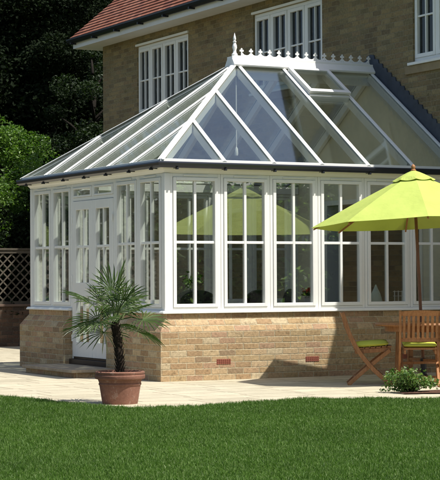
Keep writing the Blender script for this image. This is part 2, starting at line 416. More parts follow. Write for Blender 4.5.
# inner white opening frame
mb = MB(); mb.box(W-.03, W+.1, OPEN[0]-.07, OPEN[0], .15, 2.40); mb.box(W-.03, W+.26, OPEN[1]-.025, OPEN[1]+.07, .15, 2.40); mb.box(W-.03, W+.1, OPEN[0], OPEN[1]-.026, 2.33, 2.40)
mb.build('opening_frame', M['white'], house, world=True, bevel=.004)
# upstairs windows, built in local coordinates: u along y (leftwards in the photo), opening x outward = -x
def house_window(width, lights):
    z0, z1 = 4.24, 5.52; f = MB(); d0, d1 = .03, .10
    f.box(d0, d1, 0, width, z0, z0+.06); f.box(d0, d1, 0, width, z1-.06, z1)
    lw = (width)/lights; p = MB()
    for i in range(lights+1):
        c = i*lw; a = max(0, c-.03); b_ = min(width, c+.03); f.box(d0-.004*(i % 2), d1-.003, a, b_, z0+.06, z1-.06)
    for i in range(lights):
        a, b_ = i*lw+.03, (i+1)*lw-.03
        f.box(d0-.012, d1-.01, a, a+.05, z0+.06, z1-.06); f.box(d0-.012, d1-.01, b_-.05, b_, z0+.06, z1-.06)
        f.box(d0-.012, d1-.01, a+.05, b_-.05, z0+.06, z0+.115); f.box(d0-.012, d1-.01, a+.05, b_-.05, z1-.115, z1-.06)
        f.box(d0, d1-.02, (a+b_)/2-.013, (a+b_)/2+.013, z0+.115, z1-.115)
        zc = (z0+z1)/2; f.box(d0+.002, d1-.022, a+.05, b_-.05, zc-.013, zc+.013)
        p.box(.062, .068, a+.045, b_-.045, z0+.11, z1-.11)
    return f, p
for i, (a, b_) in enumerate(UPW):
    f, p = house_window(b_-a, 4)
    fo = f.build('window', M['white'], house, bevel=.004); fo.location = (0, a, 0)
    p.build('pane', M['house_glass'], fo)
    s = MB(); s.box(-.06, .05, -.06, b_-a+.06, 4.20, 4.24); s.build('window_sill', M['white'], fo, bevel=.005)
    s = MB(); s.box(-.03, .04, -.02, b_-a+.02, 5.521, 5.56); s.build('drip_head', M['white'], fo, bevel=.004)
    s = MB(); s.box(-.03, .03, -.16, b_-a+.16, 4.085, 4.197); s.build('stone_ledge', plain('ledge_stone', (.30, .23, .13), .9), fo, bevel=.006)
# eaves: e = overhang
e = .433; ex0, ex1, ey0, ey1 = W-e, HX1+e, HY0-e, HY1+e
def ring(mb, x0, x1, y0, y1, t, z0, z1):
    mb.box(x0, x0+t, y0, y1, z0, z1); mb.box(x1-t, x1, y0, y1, z0, z1)
    mb.box(x0+t, x1-t, y0, y0+t, z0, z1); mb.box(x0+t, x1-t, y1-t, y1, z0, z1)
mb = MB(); ring(mb, ex0, ex1, ey0, ey1, .025, 5.685, 5.835); mb.build('fascia', M['white_soft'], house, world=True)
mb = MB(); ring(mb, ex0+.026, ex1-.026, ey0+.026, ey1-.026, e-.028, 5.70, 5.72); mb.build('soffit', M['white_soft'], house, world=True)
# gutter round the eaves: half round profile swept with mitred corners
def sweep(mb, path, prof, closed=False, nout=None):
    """path: plan points (x,y) with per-point outward mitre vectors; prof: (off,z)"""
    n = len(prof); b0 = len(mb.v)
    for (x, y, mx, my) in path:
        for o_, z in prof: mb.v.append((x+mx*o_, y+my*o_, z))
    m = len(path)
    for i in range(m if closed else m-1):
        j = (i+1) % m
        for k in range(n):
            k2 = (k+1) % n; mb.f.append((b0+i*n+k, b0+i*n+k2, b0+j*n+k2, b0+j*n+k))
    if not closed:
        mb.f.append(tuple(b0+k for k in range(n))[::-1]); mb.f.append(tuple(b0+(m-1)*n+k for k in range(n)))
hr = [(.0, 5.835), (.005, 5.87), (.105, 5.87), (.105, 5.845), (.09, 5.80), (.06, 5.775), (.03, 5.775), (.008, 5.80)]
mb = MB(); sweep(mb, [(ex0,ey0,-1,-1),(ex1,ey0,1,-1),(ex1,ey1,1,1),(ex0,ey1,-1,1)], hr, True)
gut = mb.build('gutter', M['black'], house, world=True)
bk = MB(); bk.box(-.115, .0, -.02, .02, 5.755, 5.79)
br0 = bk.build('gutter_bracket', M['black'], gut)
for i, y in enumerate(np.arange(HY1+.3, 2, -1.0)):
    o = br0 if i == 0 else br0.copy()
    if i: COL.objects.link(o)
    o.parent = gut; o.location = (-e-.002, float(y), 0)
# tiled roof: stepped courses on the slope that faces the glasshouse, hips both ends
tx0, tx1, ty0, ty1 = ex0-.05, ex1+.05, ey0-.05, ey1+.05
tz0 = 5.885; half = (tx1-tx0)/2; nc = int(half/math.cos(PITCH)/.10)
mb = MB(); dx = .10*math.cos(PITCH)
for i in range(nc):
    for (sgn) in range(4):
        a0, a1 = i*dx, (i+1)*dx+.012
        za, zb = tz0+i*TILE_DZ+.016, tz0+(i+1)*TILE_DZ+.004
        if sgn == 0: q = [(tx0+a0, ty0+a0), (tx0+a0, ty1-a0), (tx0+a1, ty1-a1), (tx0+a1, ty0+a1)]
        elif sgn == 1: q = [(tx1-a0, ty1-a0), (tx1-a0, ty0+a0), (tx1-a1, ty0+a1), (tx1-a1, ty1-a1)]
        elif sgn == 2: q = [(tx1-a0, ty0+a0), (tx0+a0, ty0+a0), (tx0+a1, ty0+a1), (tx1-a1, ty0+a1)]
        else: q = [(tx0+a0, ty1-a0), (tx1-a0, ty1-a0), (tx1-a1, ty1-a1), (tx0+a1, ty1-a1)]
        zz = (za, za, zb, zb)
        top = [(x, y, z) for (x, y), z in zip(q, zz)]; low = [(q[0][0], q[0][1], za-.016), (q[1][0], q[1][1], za-.016)]
        mb.add(top+low, [(0,1,2,3), (4,5,1,0)])
mb.add([(tx0,ty0,tz0),(tx1,ty0,tz0),(tx1,ty1,tz0),(tx0,ty1,tz0)], [(3,2,1,0)])
roof = mb.build('roof', M['tiles'], house, world=True)
for (hx, hy, sx, sy) in ((tx0, ty1, 1, -1), (tx0, ty0, 1, 1)):
    mb = MB()
    for i in range(nc-2):
        p0 = Vector((hx+sx*i*dx, hy+sy*i*dx, tz0+i*TILE_DZ+.02)); p1 = p0+Vector((sx*dx*1.5, sy*dx*1.5, TILE_DZ*1.5-.02))
        mb.tube([p0, p1], [.125, .045], 8)
    mb.build('hip_tiles', M['tiles'], roof)
# inside plaster on the wall where the glasshouse joins it, stopping under the roof slope
C0, WP, L = .0647, .7042, 4.3499
HE, HR, OV = 2.6836, 4.2346, .105
XA, YA = C0+3*WP, L/2
m = (HR-HE)/(YA+OV)
def zroof(y): return HE + (min(y, L-y)+OV)*m
mb = MB(); pl = M['cream']
px = W-.014
mb.prism([(0, .15), (OPEN[0]-.072, .15), (OPEN[0]-.072, 2.402), (OPEN[1]+.072, 2.402), (OPEN[1]+.072, .15), (L, .15), (L, zroof(L)-.03), (L/2, zroof(L/2)-.03), (0, zroof(0)-.03)],
         px, W-.002, lambda u, v, d: (d, u, v))
mb.build('inner_plaster', pl, house, world=True)

# ------------------------------------------------------------------ conservatory
cons = thing('conservatory', (0, 0, 0), 'white framed glass conservatory with hipped glazed roof on low brick walls', 'conservatory')
FX1 = W-.02
def wall_run(mb, p0, p1, nrm, m0, m1, prof, inner):
    p0, p1, nrm = Vector((*p0, 0)), Vector((*p1, 0)), Vector((*nrm, 0)); t = (p1-p0).normalized()
    pr = prof + [(inner, prof[-1][1]), (inner, prof[0][1])]; n = len(pr); b0 = len(mb.v)
    for p, mm, sg in ((p0, m0, -1), (p1, m1, 1)):
        for o_, z in pr:
            q = p + nrm*o_ + t*(sg*o_ if mm else 0); mb.v.append((q.x, q.y, z))
    for k in range(n):
        k2 = (k+1) % n; mb.f.append((b0+k, b0+k2, b0+n+k2, b0+n+k))
    mb.f.append(tuple(b0+k for k in range(n))); mb.f.append(tuple(b0+n+k for k in range(n)))
D0, D1 = C0+2*WP, C0+4*WP
prof = [(.131, 0), (.131, .60), (.075, .685), (.074, .69), (.028, .748), (.028, .818)]
mb = MB()
wall_run(mb, (0,0), (FX1,0), (0,-1), True, False, prof, -.12)
wall_run(mb, (0,0), (0,D0), (-1,0), True, False, prof, -.12)
dw = mb.build('dwarf_wall', M['brick'], cons)
mb = MB()
wall_run(mb, (0,D1), (0,L), (-1,0), False, True, prof, -.12)
wall_run(mb, (0,L), (FX1,L), (0,1), True, False, prof, -.12)
mb.build('dwarf_wall', M['brick'], cons)
for x in (.73, 2.0, 3.4):
    mb = MB(); mb.box(x-.098, x+.098, -.134, -.11, .192, .256)
    for k in range(7):
        for j in range(3): mb.box(x-.09+k*.028, x-.072+k*.028, -.138, -.134, .197+j*.021, .211+j*.021)
    mb.build('air_brick', M['airbrick'], dw)
sp = [(.06, .82), (.06, .835), (.045, .856), (-.10, .856), (-.10, .82)]
mb = MB()
for (a, b_, n_, m0, m1) in (((0,0),(FX1,0),(0,-1),1,0), ((0,0),(0,D0-.01),(-1,0),1,0), ((0,D1+.01),(0,L),(-1,0),0,1), ((0,L),(FX1,L),(0,1),1,0)):
    mb = MB(); wall_run(mb, a, b_, n_, m0, m1, sp[:4], -.10); mb.build('sill', M['white'], cons, bevel=.003)
# frames: window in local coordinates, u 0..WP, outward = -y
Z0, Z1 = .857, 2.54
def window_mesh():
    f = MB(); o_, s_ = .040, .046
    f.box(.002, o_, 0, .075, Z0, Z1); f.box(WP-o_, WP-.002, 0, .075, Z0, Z1)
    f.box(o_, WP-o_, 0, .075, Z0, Z0+.035); f.box(o_, WP-o_, 0, .075, Z1-.045, Z1)
    a, b_, c, d = o_+.003, WP-o_-.003, Z0+.037, Z1-.047
    f.box(a, a+s_-.003, -.014, .055, c, d); f.box(b_-s_+.003, b_, -.014, .055, c, d)
    f.box(a+s_-.003, b_-s_+.003, -.014, .055, c, c+.042); f.box(a+s_-.003, b_-s_+.003, -.014, .055, d-.042, d)
    # glazing beads and bars
    g0, g1, h0, h1 = .083, WP-.083, c+.042, d-.042
    f.box(WP/2-.0175, WP/2+.0175, .004, .046, h0, h1)
    zc = (h0+h1)/2; f.box(g0, WP/2-.0178, .005, .045, zc-.017, zc+.017); f.box(WP/2+.0178, g1, .005, .045, zc-.017, zc+.017)
    p = MB(); p.box(g0-.006, g1+.006, .019, .031, h0-.006, h1+.006)
    return f, p
f, p = window_mesh()
win = f.build('window', M['white'], cons, bevel=.004)
p.build('pane', M['glass'], win)
v = MB(); v.box(WP/2-.17, WP/2+.17, -.012, .0, Z1-.034, Z1-.016); v.build('trickle_vent', M['white'], win, bevel=.002)
win.location = (C0, 0, 0)
for k in range(1, 6): place(win, cons, (C0+k*WP, 0, 0), 0)
for k in (0, 1, 4, 5): place(win, cons, (0, C0+(k+1)*WP, 0), R_(-90))
for k in range(6): place(win, cons, (C0+(k+1)*WP, L, 0), R_(180))
mb = MB()   # closing pieces at the house wall
mb.box(C0+6*WP+.002, W-.016, 0, .075, Z0, Z1); mb.build('wall_frame', M['white'], cons, bevel=.003)
mb = MB(); mb.box(C0+6*WP+.002, W-.016, L-.075, L, Z0, Z1); mb.build('wall_frame', M['white'], cons, bevel=.003)
cp = MB(); cp.box(-.015, C0-.001, -.015, C0-.001, Z0, Z1); cpo = cp.build('corner_post', M['white'], cons, bevel=.006)
c2 = MB(); c2.box(-.015, C0-.001, L-C0+.001, L+.015, Z0, Z1); c2.build('corner_post', M['white'], cons, bevel=.006)
# door set
DZ0, DZ1 = .20, 2.30
mb = MB()
mb.box(0, .08, D0+.002, D0+.045, .17, Z1); mb.box(0, .08, D1-.045, D1-.002, .17, Z1)
mb.box(0, .08, D0+.045, D1-.045, 2.305, 2.35); mb.box(0, .08, D0+.045, D1-.045, 2.49, Z1)
ym = (D0+D1)/2; mb.box(.001, .078, ym-.03, ym+.03, 2.35, 2.49)
df = mb.build('door_frame', M['white'], cons, bevel=.004)
for (a, b_) in ((D0+.045, ym-.03), (ym+.03, D1-.045)):
    t = MB(); z0, z1 = 2.352, 2.488
    t.box(-.012, .05, a+.002, a+.04, z0, z1); t.box(-.012, .05, b_-.04, b_-.002, z0, z1); t.box(-.012, .05, a+.04, b_-.04, z0, z0+.025); t.box(-.012, .05, a+.04, b_-.04, z1-.025, z1)
    to = t.build('transom_window', M['white'], cons, bevel=.003)
    g = MB(); g.box(.014, .026, a+.036, b_-.036, z0+.02, z1-.02); g.build('pane', M['glass'], to)
for (a, b_, hs) in ((D0+.047, ym-.002, 1), (ym+.002, D1-.047, -1)):
    d = MB(); st = .115; X0, X1 = -.012, .05
    d.box(X0, X1, a, a+st, DZ0, DZ1); d.box(X0, X1, b_-st, b_, DZ0, DZ1)
    for z0, z1 in ((DZ0, .40), (1.005, 1.20), (2.18, DZ1)): d.box(X0, X1, a+st, b_-st, z0, z1)
    mid = (a+b_)/2
    d.box(.004, .044, mid-.016, mid+.016, 1.20, 2.18); d.box(.004, .044, mid-.016, mid+.016, .40, 1.005)
    d.box(.005, .043, a+st, mid-.0165, 1.665, 1.70); d.box(.005, .043, mid+.0165, b_-st, 1.665, 1.70)
    do = d.build('door', M['white'], cons, bevel=.005)
    g = MB(); g.box(.019, .031, a+st-.006, b_-st+.006, .394, 1.011); g.box(.019, .031, a+st-.006, b_-st+.006, 1.194, 2.186); g.build('pane', M['glass'], do)
    y = b_-.05 if hs > 0 else a+.05
    h = MB(); h.box(-.02, -.0125, y-.014, y+.014, 1.08, 1.16); h.tube([(-.02, y, 1.12), (-.05, y, 1.12), (-.052, y-.09*hs, 1.12)], .007, 8); h.build('handle', M['brass'], do)
    for z in (.45, 1.25, 2.05):
        yh = a-.0 if hs > 0 else b_; h = MB(); h.tube([(-.02, yh, z-.045), (-.02, yh, z+.045)], .011, 8); h.build('hinge', M['white'], do)
mb = MB(); mb.box(-.05, .10, D0+.003, D1-.003, .10, .168); mb.box(.0, .045, D0+.05, D1-.05, .1685, .197); mb.build('threshold', M['dark_wood'], cons, bevel=.004)
# head beam, cornice, gutter
mb = MB()
hb = [(0, Z1+.001), (0, 2.655), (-.11, 2.655), (-.11, Z1+.001)]
sweep(mb, [(FX1,0,0,-1),(0,0,-1,-1),(0,L,-1,1),(FX1,L,0,1)], hb); mb.build('head_beam', M['white'], cons)
mb = MB(); cor = [(.001, 2.545), (.012, 2.545), (.022, 2.565), (.04, 2.585), (.055, 2.615), (.085, 2.63), (.085, 2.645), (.001, 2.645)]
sweep(mb, [(FX1,0,0,-1),(0,0,-1,-1),(0,L,-1,1),(FX1,L,0,1)], cor); mb.build('cornice', M['white'], cons)
g = [(OV-.018, 2.668), (OV+.060, 2.672), (OV+.064, 2.655), (OV+.055, 2.622), (OV+.03, 2.600), (OV+.0, 2.598), (OV-.018, 2.615)]
mb = MB(); sweep(mb, [(FX1,0,0,-1),(0,0,-1,-1),(0,L,-1,1),(FX1,L,0,1)], g); gt = mb.build('gutter', M['gutter'], cons)
xs = [C0+k*WP for k in range(7)]; ys = [C0+k*WP for k in range(7)]
def bracket(x, y, rz):
    k = MB(); k.box(-.013, .013, -.03, .02, 2.578, 2.600); k.box(-.008, .008, .02, .08, 2.592, 2.604)
    o = k.build('gutter_bracket', M['gutter'], gt, bevel=.004); o.location = (x, y, 0); o.rotation_euler.z = rz
for x in xs[:6]: bracket(x if x > .1 else .1, -OV-.02, 0)
for y in ys: bracket(-OV-.02, min(max(y, .12), L-.12), R_(-90))
mb = MB(); ec = [(OV+.002, HE-.010), (OV+.012, HE-.010), (OV+.012, HE+.020), (OV-.03, HE+.028), (OV-.03, HE+.009)]
sweep(mb, [(FX1,0,0,-1),(0,0,-1,-1),(0,L,-1,1),(FX1,L,0,1)], ec); mb.build('eave_trim', M['white'], cons)
# roof: rafters, hips, panes
mx = (HR-HE)/(XA+OV)
NF = Vector((0, -m, 1)).normalized(); NB = Vector((0, m, 1)).normalized(); NL = Vector((-mx, 0, 1)).normalized()
zf = lambda y: HE+(y+OV)*m
zl = lambda x: HE+(x+OV)*mx
hipy = lambda x: -OV+(x+OV)*(YA+OV)/(XA+OV)
hipx = lambda y: -OV+(y+OV)*(XA+OV)/(YA+OV)
def rafter(p0, p1, up, cap=.058, mat=None):
    b1 = MB(); p0, p1 = Vector(p0), Vector(p1); t = (p1-p0).normalized()
    b1.beam(p0-t*.008, p1, cap, .0075, .019, up); b1.beam(p0-t*.006, p1, cap*.5, .019, .026, up)
    b1.beam(p0+t*.13, p1-t*.02, .058, -.115, -.009, up)
    return b1
def top_y(x): return min(hipy(x), YA)
for k in range(1, 7):
    x = xs[k] if k < 6 else FX1-.04
    for sgn in (0, 1):
        y1 = top_y(x); q0, q1 = Vector((x, -OV, zf(-OV))), Vector((x, y1, zf(y1))); up = NF
        if sgn: q0.y, q1.y = L-q0.y, L-q1.y; up = NB
        rafter(q0, q1, up).build('rafter', M['white'], cons, bevel=.003)
for k in range(1, 6+0):
    y = ys[k] if k != 3 else YA
    x1 = hipx(y) if y <= YA+.01 else hipx(L-y)
    rafter((-OV, y, zl(-OV)), (x1, y, zl(x1)), NL).build('rafter', M['white'], cons, bevel=.003)
for sgn in (0, 1):
    p0 = Vector((-OV, -OV, HE)); p1 = Vector((XA, YA, HR)); up = (NF+NL)
    if sgn: p0.y, p1.y = L+OV, L-YA; up = (NB+NL)
    rafter(p0, p1, up, .085).build('hip_rafter', M['white'], cons, bevel=.003)
def pane(pts, nrm, name='roof_pane'):
    b1 = MB(); n = len(pts); vs = [Vector(q)+nrm*.006 for q in pts]+[Vector(q)-nrm*.006 for q in pts]
    b1.add(vs, [tuple(range(n)), tuple(range(n, 2*n))[::-1]]+[(i, i+n, (i+1) % n+n, (i+1) % n) for i in range(n)])
    return b1.build(name, M['roof_glass'], cons)
edges = [-OV]+xs[1:6]+[FX1]
VENT = (xs[4], xs[5], 1.45, YA-.15)
for a, b_ in zip(edges, edges[1:]):
    for sgn in (0, 1):
        ytop = VENT[2] if (not sgn and abs(a-VENT[0]) < .01) else 9
        q = [(a, -OV), (b_, -OV), (b_, min(top_y(b_), ytop))]
        if a < XA < b_-.01: q.append((XA, YA))
        if a > -OV+.01: q.append((a, min(top_y(a), ytop)))
        q = [(x, y, zf(y)) for x, y in q]
        if sgn: q = [(x, L-y, z) for x, y, z in q][::-1]
        pane(q, NB if sgn else NF)
        if ytop < 9: pane([(a, VENT[3], zf(VENT[3])), (b_, VENT[3], zf(VENT[3])), (b_, YA, zf(YA)), (a, YA, zf(YA))], NF)
edges = [-OV, ys[1], ys[2], YA, ys[4], ys[5], L+OV]
for a, b_ in zip(edges, edges[1:]):
    hx = lambda y: hipx(y) if y <= YA else hipx(L-y)
    q = [(-OV, b_), (-OV, a)]
    if a > -OV+.01: q.append((hx(a), a))
    if b_ < L+OV-.01: q.append((hx(b_), b_))
    pane([(x, y, zl(x)) for x, y in q], NL)
# roof vent, raised on its own frame
sl = Vector((0, 1, m)).normalized(); bx_ = Matrix(((1, 0, 0), (0, sl.y, NF.y), (0, sl.z, NF.z)))
org = Vector((0, VENT[2], zf(VENT[2]))); MT = Matrix.Translation(org) @ bx_.to_4x4()
sy = (VENT[3]-VENT[2])/sl.y; a, b_ = VENT[0]+.033, VENT[1]-.033; fr = .055
mb = MB()
mb.box(a, b_, 0, fr, .005, .045, MT); mb.box(a, b_, sy-fr, sy, .005, .045, MT); mb.box(a, a+fr, fr, sy-fr, .005, .045, MT); mb.box(b_-fr, b_, fr, sy-fr, .005, .045, MT)
mb.box(a-.0, b_+.0, -.03, .012, -.05, .03, MT)
TL = Matrix.Rotation(R_(-1.2), 4, 'X')
M2 = MT @ Matrix.Translation((0, sy, .047)) @ TL @ Matrix.Translation((0, -sy, 0))
rv = mb.build('roof_vent', M['white'], cons, bevel=.004)
mb = MB(); mb.box(a-.012, b_+.012, -.02, fr, 0, .035, M2); mb.box(a-.012, b_+.012, sy-fr, sy, 0, .035, M2); mb.box(a-.012, a+fr-.012, fr, sy-fr, 0, .035, M2); mb.box(b_-fr+.012, b_+.012, fr, sy-fr, 0, .035, M2)
mb.build('vent_sash', M['white'], rv, bevel=.004)
mb = MB(); mb.box(a+fr-.016, b_-fr+.016, fr-.004, sy-fr+.004, .012, .024, M2); mb.build('pane', M['roof_glass'], rv)
# ridge capping, cresting, finial
rc = MB(); x0, x1 = XA-.10, FX1
def ridge_sec(w, z): return [(w, z)]
pr = [(-.13, HR-.055), (-.14, HR-.03), (-.075, HR+.055), (-.075, HR+.085), (.075, HR+.085), (.075, HR+.055), (.14, HR-.03), (.13, HR-.055)]
rc.prism(pr, x0, x1, lambda u, v, d: (d, YA+u, v)); rcap = rc.build('ridge_capping', M['white'], cons, bevel=.004)
rb_ = MB(); rb_.box(XA+.05, FX1-.02, YA-.03, YA+.03, HR-.22, HR-.06); rb_.build('ridge_beam', M['white'], cons, bevel=.004)
cz = HR+.086; cr = MB(); npk = 15; stp = (x1-.03-(XA+.09))/(npk-1)
fnc = lambda u, v, d: (u, d, v)
cr.prism([(XA-.02, cz), (x1-.01, cz), (x1-.01, cz+.022), (XA-.02, cz+.022)], YA-.008, YA+.008, fnc)
for i in range(npk):
    cx = XA+.09+i*stp; b0 = cz+.02
    # half moon between the crosses
    if i < npk-1:
        mxp = cx+stp/2; ro, n = stp*.50, 10
        pts = [(mxp+ro*math.cos(math.pi+math.pi*k/n), b0+.036+ro*.62*math.sin(math.pi+math.pi*k/n)) for k in range(n+1)]
        pin = [(mxp+ro*.72*math.cos(2*math.pi-math.pi*k/n), b0+.040+ro*.36*math.sin(2*math.pi-math.pi*k/n)) for k in range(n+1)]
        cr.prism(pts+pin, YA-.007, YA+.007, fnc)
    c = .011; z = b0+.073; a_ = .026
    cross = [(cx-c*.9, b0), (cx+c*.9, b0), (cx+c*.7, z-c), (cx+a_, z-c*1.3), (cx+a_+.006, z), (cx+a_, z+c*1.3), (cx+c*.7, z+c), (cx+c*1.2, z+a_), (cx, z+a_+.012), (cx-c*1.2, z+a_), (cx-c*.7, z+c), (cx-a_, z+c*1.3), (cx-a_-.006, z), (cx-a_, z-c*1.3), (cx-c*.7, z-c)]
    cr.prism(cross, YA-.0065, YA+.0065, fnc)
cr.build('cresting', M['white'], rcap)
fi = MB(); fi.lathe([(.040, 0), (.042, .05), (.026, .065), (.022, .10), (.034, .14), (.030, .17), (.018, .205), (.026, .215), (.026, .225), (.014, .235), (.022, .262), (.016, .29), (.002, .345)], (XA-.02, YA, cz-.01), 16)
fi.build('finial', M['white'], rcap, smooth=True)
# stepped lead flashing on the house wall over both roof slopes
fl = MB()
for sgn in (0, 1):
    low = []; up_ = []; y = -.25; ystep = .075/m
    pts = [(-.3, zf(-.3)-.02), (YA+.001, zf(YA)-.02)]
    st_ = []; k = 0; yy = YA
    top = zf(YA)+.24
    while yy > -.3:
        st_.append((yy, top-k*.075)); st_.append((yy-ystep*.8, top-k*.075-.016)); yy -= ystep; k += 1
    poly = pts + st_
    poly = [(u if not sgn else L-u, v_) for u, v_ in poly]
    fl.prism(poly, W-.022, W-.003, lambda u, v, d: (d, u, v))
fl.build('flashing', M['lead'], cons)
gr = MB()
for sgn in (0, 1):
    p0, p1 = Vector((FX1-.0, -OV, zf(-OV))), Vector((FX1, YA, zf(YA))); up = NF
    if sgn: p0.y, p1.y = L-p0.y, L-p1.y; up = NB
mb = MB(); mb.box(.12, W-.016, .12, L-.12, .02, .15); mb.build('floor', M['floor_tile'], cons)
mb = MB(); mb.box(.121, FX1, .118, .30, .80, .856); 
mb2 = MB(); mb2.box(-.1, .121, D0+.01, D1-.01, .0, .099); mb2.build('door_base', M['stone'], cons)

for ch in list(sc.objects):
    if ch.name.split('.')[0] == 'pane' and ch.parent and ch.parent.name.split('.')[0] == 'window' and ch.parent.parent == cons:
        a = R_(random.uniform(-.22, .22)); b_ = R_(random.uniform(-.07, .07)); pv = Vector((WP/2, .025, 1.68))
        ch.matrix_local = Matrix.Translation(pv) @ Matrix.Rotation(a, 4, 'Z') @ Matrix.Rotation(b_, 4, 'X') @ Matrix.Translation(-pv)
# ------------------------------------------------------------------ door step
st = thing('doorstep', (-.42, 2.0, 0), 'low brown stone step on brick base below the white glazed door', 'step')
mb = MB(); mb.box(-.69, -.133, 1.22, 2.84, 0, .062); mb.build('base', M['brick'], st, world=True)
mb = MB(); mb.box(-.74, -.133, 1.18, 2.87, .064, .105); mb.build('slab', M['stone'], st, world=True, bevel=.008)

# ------------------------------------------------------------------ garden wall and trellis
gw = thing('garden_wall', (0, 11.8, 0), 'low dark red brick garden wall beneath the trellis', 'wall')
mb = MB(); mb.box(-7, W+.1, 11.7, 11.92, 0, .74); mb.build('brickwork', M['brick_garden'], gw, world=True)
mb = MB(); mb.box(-7, W+.1, 11.67, 11.95, .742, .79); mb.build('coping', plain('coping_brick', (.13, .085, .06), .9), gw, world=True, bevel=.008)
tf = thing('trellis_fence', (0, 11.8, .79), 'diamond lattice wooden trellis standing on the low garden wall', 'trellis')
z0, z1 = .792, 1.80
mb = MB(); mb.box(-6.9, W-.03, 11.765, 11.815, z1-.06, z1); mb.box(-6.9, W-.03, 11.772, 11.808, z0, z0+.05); mb.box(-6.9, W-.03, 11.745, 11.835, z1+.002, z1+.035)
mb.build('rail', M['trellis'], tf, world=True)
for i in range(7):
    x = W-.75-i*1.85 if i else W-.08
    mb = MB(); mb.box(x-.04, x+.04, 11.748, 11.832, z0+.001, z1-.001); mb.build('post', M['trellis'], tf, world=True)
mb = MB(); H = z1-z0-.1; sp_ = .17
for s, dy in ((1, 11.782), (-1, 11.796)):
    for k in range(int(11.3/sp_)+8):
        x = -6.9-H+k*sp_ if s > 0 else -6.9+k*sp_+0
        a0, a1 = (x, z0+.05), (x+s*H if s > 0 else x-H, z1-.06)
        if s > 0: xa, za, xb, zb = x, z0+.05, x+H, z1-.05
        else: xa, za, xb, zb = x, z0+.05, x-H, z1-.05
        # clip at the ends
        def cl(xa, za, xb, zb, lim, lo):
            if (xb-lim)*(1 if lo else -1) < 0:
                t = (lim-xa)/(xb-xa); return xa+(xb-xa)*t, za+(zb-za)*t
            return xb, zb
        lo_, hi_ = -6.9, W-.05
        if max(xa, xb) < lo_+.02 or min(xa, xb) > hi_-.02: continue
        xb, zb = cl(xa, za, xb, zb, lo_, True); xb, zb = cl(xa, za, xb, zb, hi_, False)
        xa, za = cl(xb, zb, xa, za, lo_, True); xa, za = cl(xb, zb, xa, za, hi_, False)
        if abs(xa-xb) < .02: continue
        mb.beam((xa, dy, za), (xb, dy, zb), .026, -.004, .004, (0, 1, 0))
mb.build('lattice', M['trellis'], tf, world=True)

# ------------------------------------------------------------------ trees
def leaves(cent, size, aspect=.55, updir=.35, fold=.25):
    n = len(cent); d = RNG.normal(size=(n, 3)); d[:, 2] = d[:, 2]*.7-updir*.3; d /= np.linalg.norm(d, axis=1)[:, None]
    r = RNG.normal(size=(n, 3)); s = np.cross(d, r); s /= np.linalg.norm(s, axis=1)[:, None]
    u = np.cross(s, d); L_ = size*(.6+.8*RNG.random(n)); Wd = L_*aspect*(.8+.4*RNG.random(n))
    b0 = cent-d*(L_*.5)[:, None]; t0 = cent+d*(L_*.5)[:, None]
    md = cent-d*(L_*.05)[:, None]
    l = md+s*(Wd*.5)[:, None]+u*(Wd*fold)[:, None]; rr = md-s*(Wd*.5)[:, None]+u*(Wd*fold)[:, None]
    return np.stack([b0, l, t0, rr], 1)
def tree(name, loc, height, crown_r, crown_z0, nleaf, leafsize, mat, label, shape='round', group=None, clumps=40, seed=0):
    rg = np.random.default_rng(seed); root = thing(name, (loc[0], loc[1], 0), label, 'tree', 0, group)
    tk = MB(); rt = max(.07, height*.018); top = height*.86
    pts = [(rg.normal(0, .03)*i*.3, rg.normal(0, .03)*i*.3, top*i/8) for i in range(9)]
    tk.tube([(0,0,-.05)]+pts[1:], [rt*1.35]+[rt*(1-.85*i/8) for i in range(1, 9)], 10)
    # crown clumps
    cl = []
    for i in range(clumps):
        h = rg.random(); z = crown_z0+(height-crown_z0)*h
        if shape == 'cone': rr = crown_r*(1-h)**.8*(.9+.25*rg.random())+.12
        elif shape == 'column': rr = crown_r*(1-.75*h**2.5)
        else: rr = crown_r*math.sqrt(max(.03, 1-(2*h-.85)**2*.9 if h < .95 else .15))
        a = rg.random()*2*math.pi; q = rr*math.sqrt(rg.random())
        cl.append((q*math.cos(a), q*math.sin(a), z, (.28+.4*rg.random())*crown_r*.55))
    for (x, y, z, r) in cl[:26]:
        zb = max(crown_z0*.5, z-.4*math.hypot(x, y)-.3); k = min(8, max(0, int(zb/top*8))); base = pts[k]
        tk.tube([(base[0], base[1], zb), ((x+base[0])*.5, (y+base[1])*.5, (zb+z)*.5+.05), (x, y, z)], [rt*.35, rt*.22, rt*.08], 6)
    tk.build('trunk', M['bark'], root, smooth='all')
    cl = np.array(cl); pick = rg.integers(0, len(cl), nleaf)
    dd = rg.normal(size=(nleaf, 3)); dd /= np.linalg.norm(dd, axis=1)[:, None]
    rad = cl[pick, 3]*(.35+.75*rg.random(nleaf)**.5)
    cent = cl[pick, :3]+dd*rad[:, None]*np.array([1, 1, .75])
    cent[:, 2] = np.maximum(cent[:, 2], .15)
    soup('crown', leaves(cent, leafsize), [(0,1,2),(0,2,3)], mat, root)
    return root
def at(px, y):   # plan x of the sight line through picture column px at depth plane y
    t = (px-220)/1779.1; d = FV+RV*t; return CX+d.x*(y-CY)/d.y
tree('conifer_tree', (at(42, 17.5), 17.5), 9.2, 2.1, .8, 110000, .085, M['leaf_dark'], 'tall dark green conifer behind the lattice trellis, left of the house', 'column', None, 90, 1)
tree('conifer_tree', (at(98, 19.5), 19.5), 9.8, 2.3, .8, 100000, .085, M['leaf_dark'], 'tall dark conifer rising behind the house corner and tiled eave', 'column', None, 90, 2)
tree('conifer_tree', (at(-45, 18.5), 18.5), 9.6, 2.4, .8, 60000, .11, M['leaf_dark'], 'dark conifer at the far left edge of the garden', 'column', None, 80, 3)
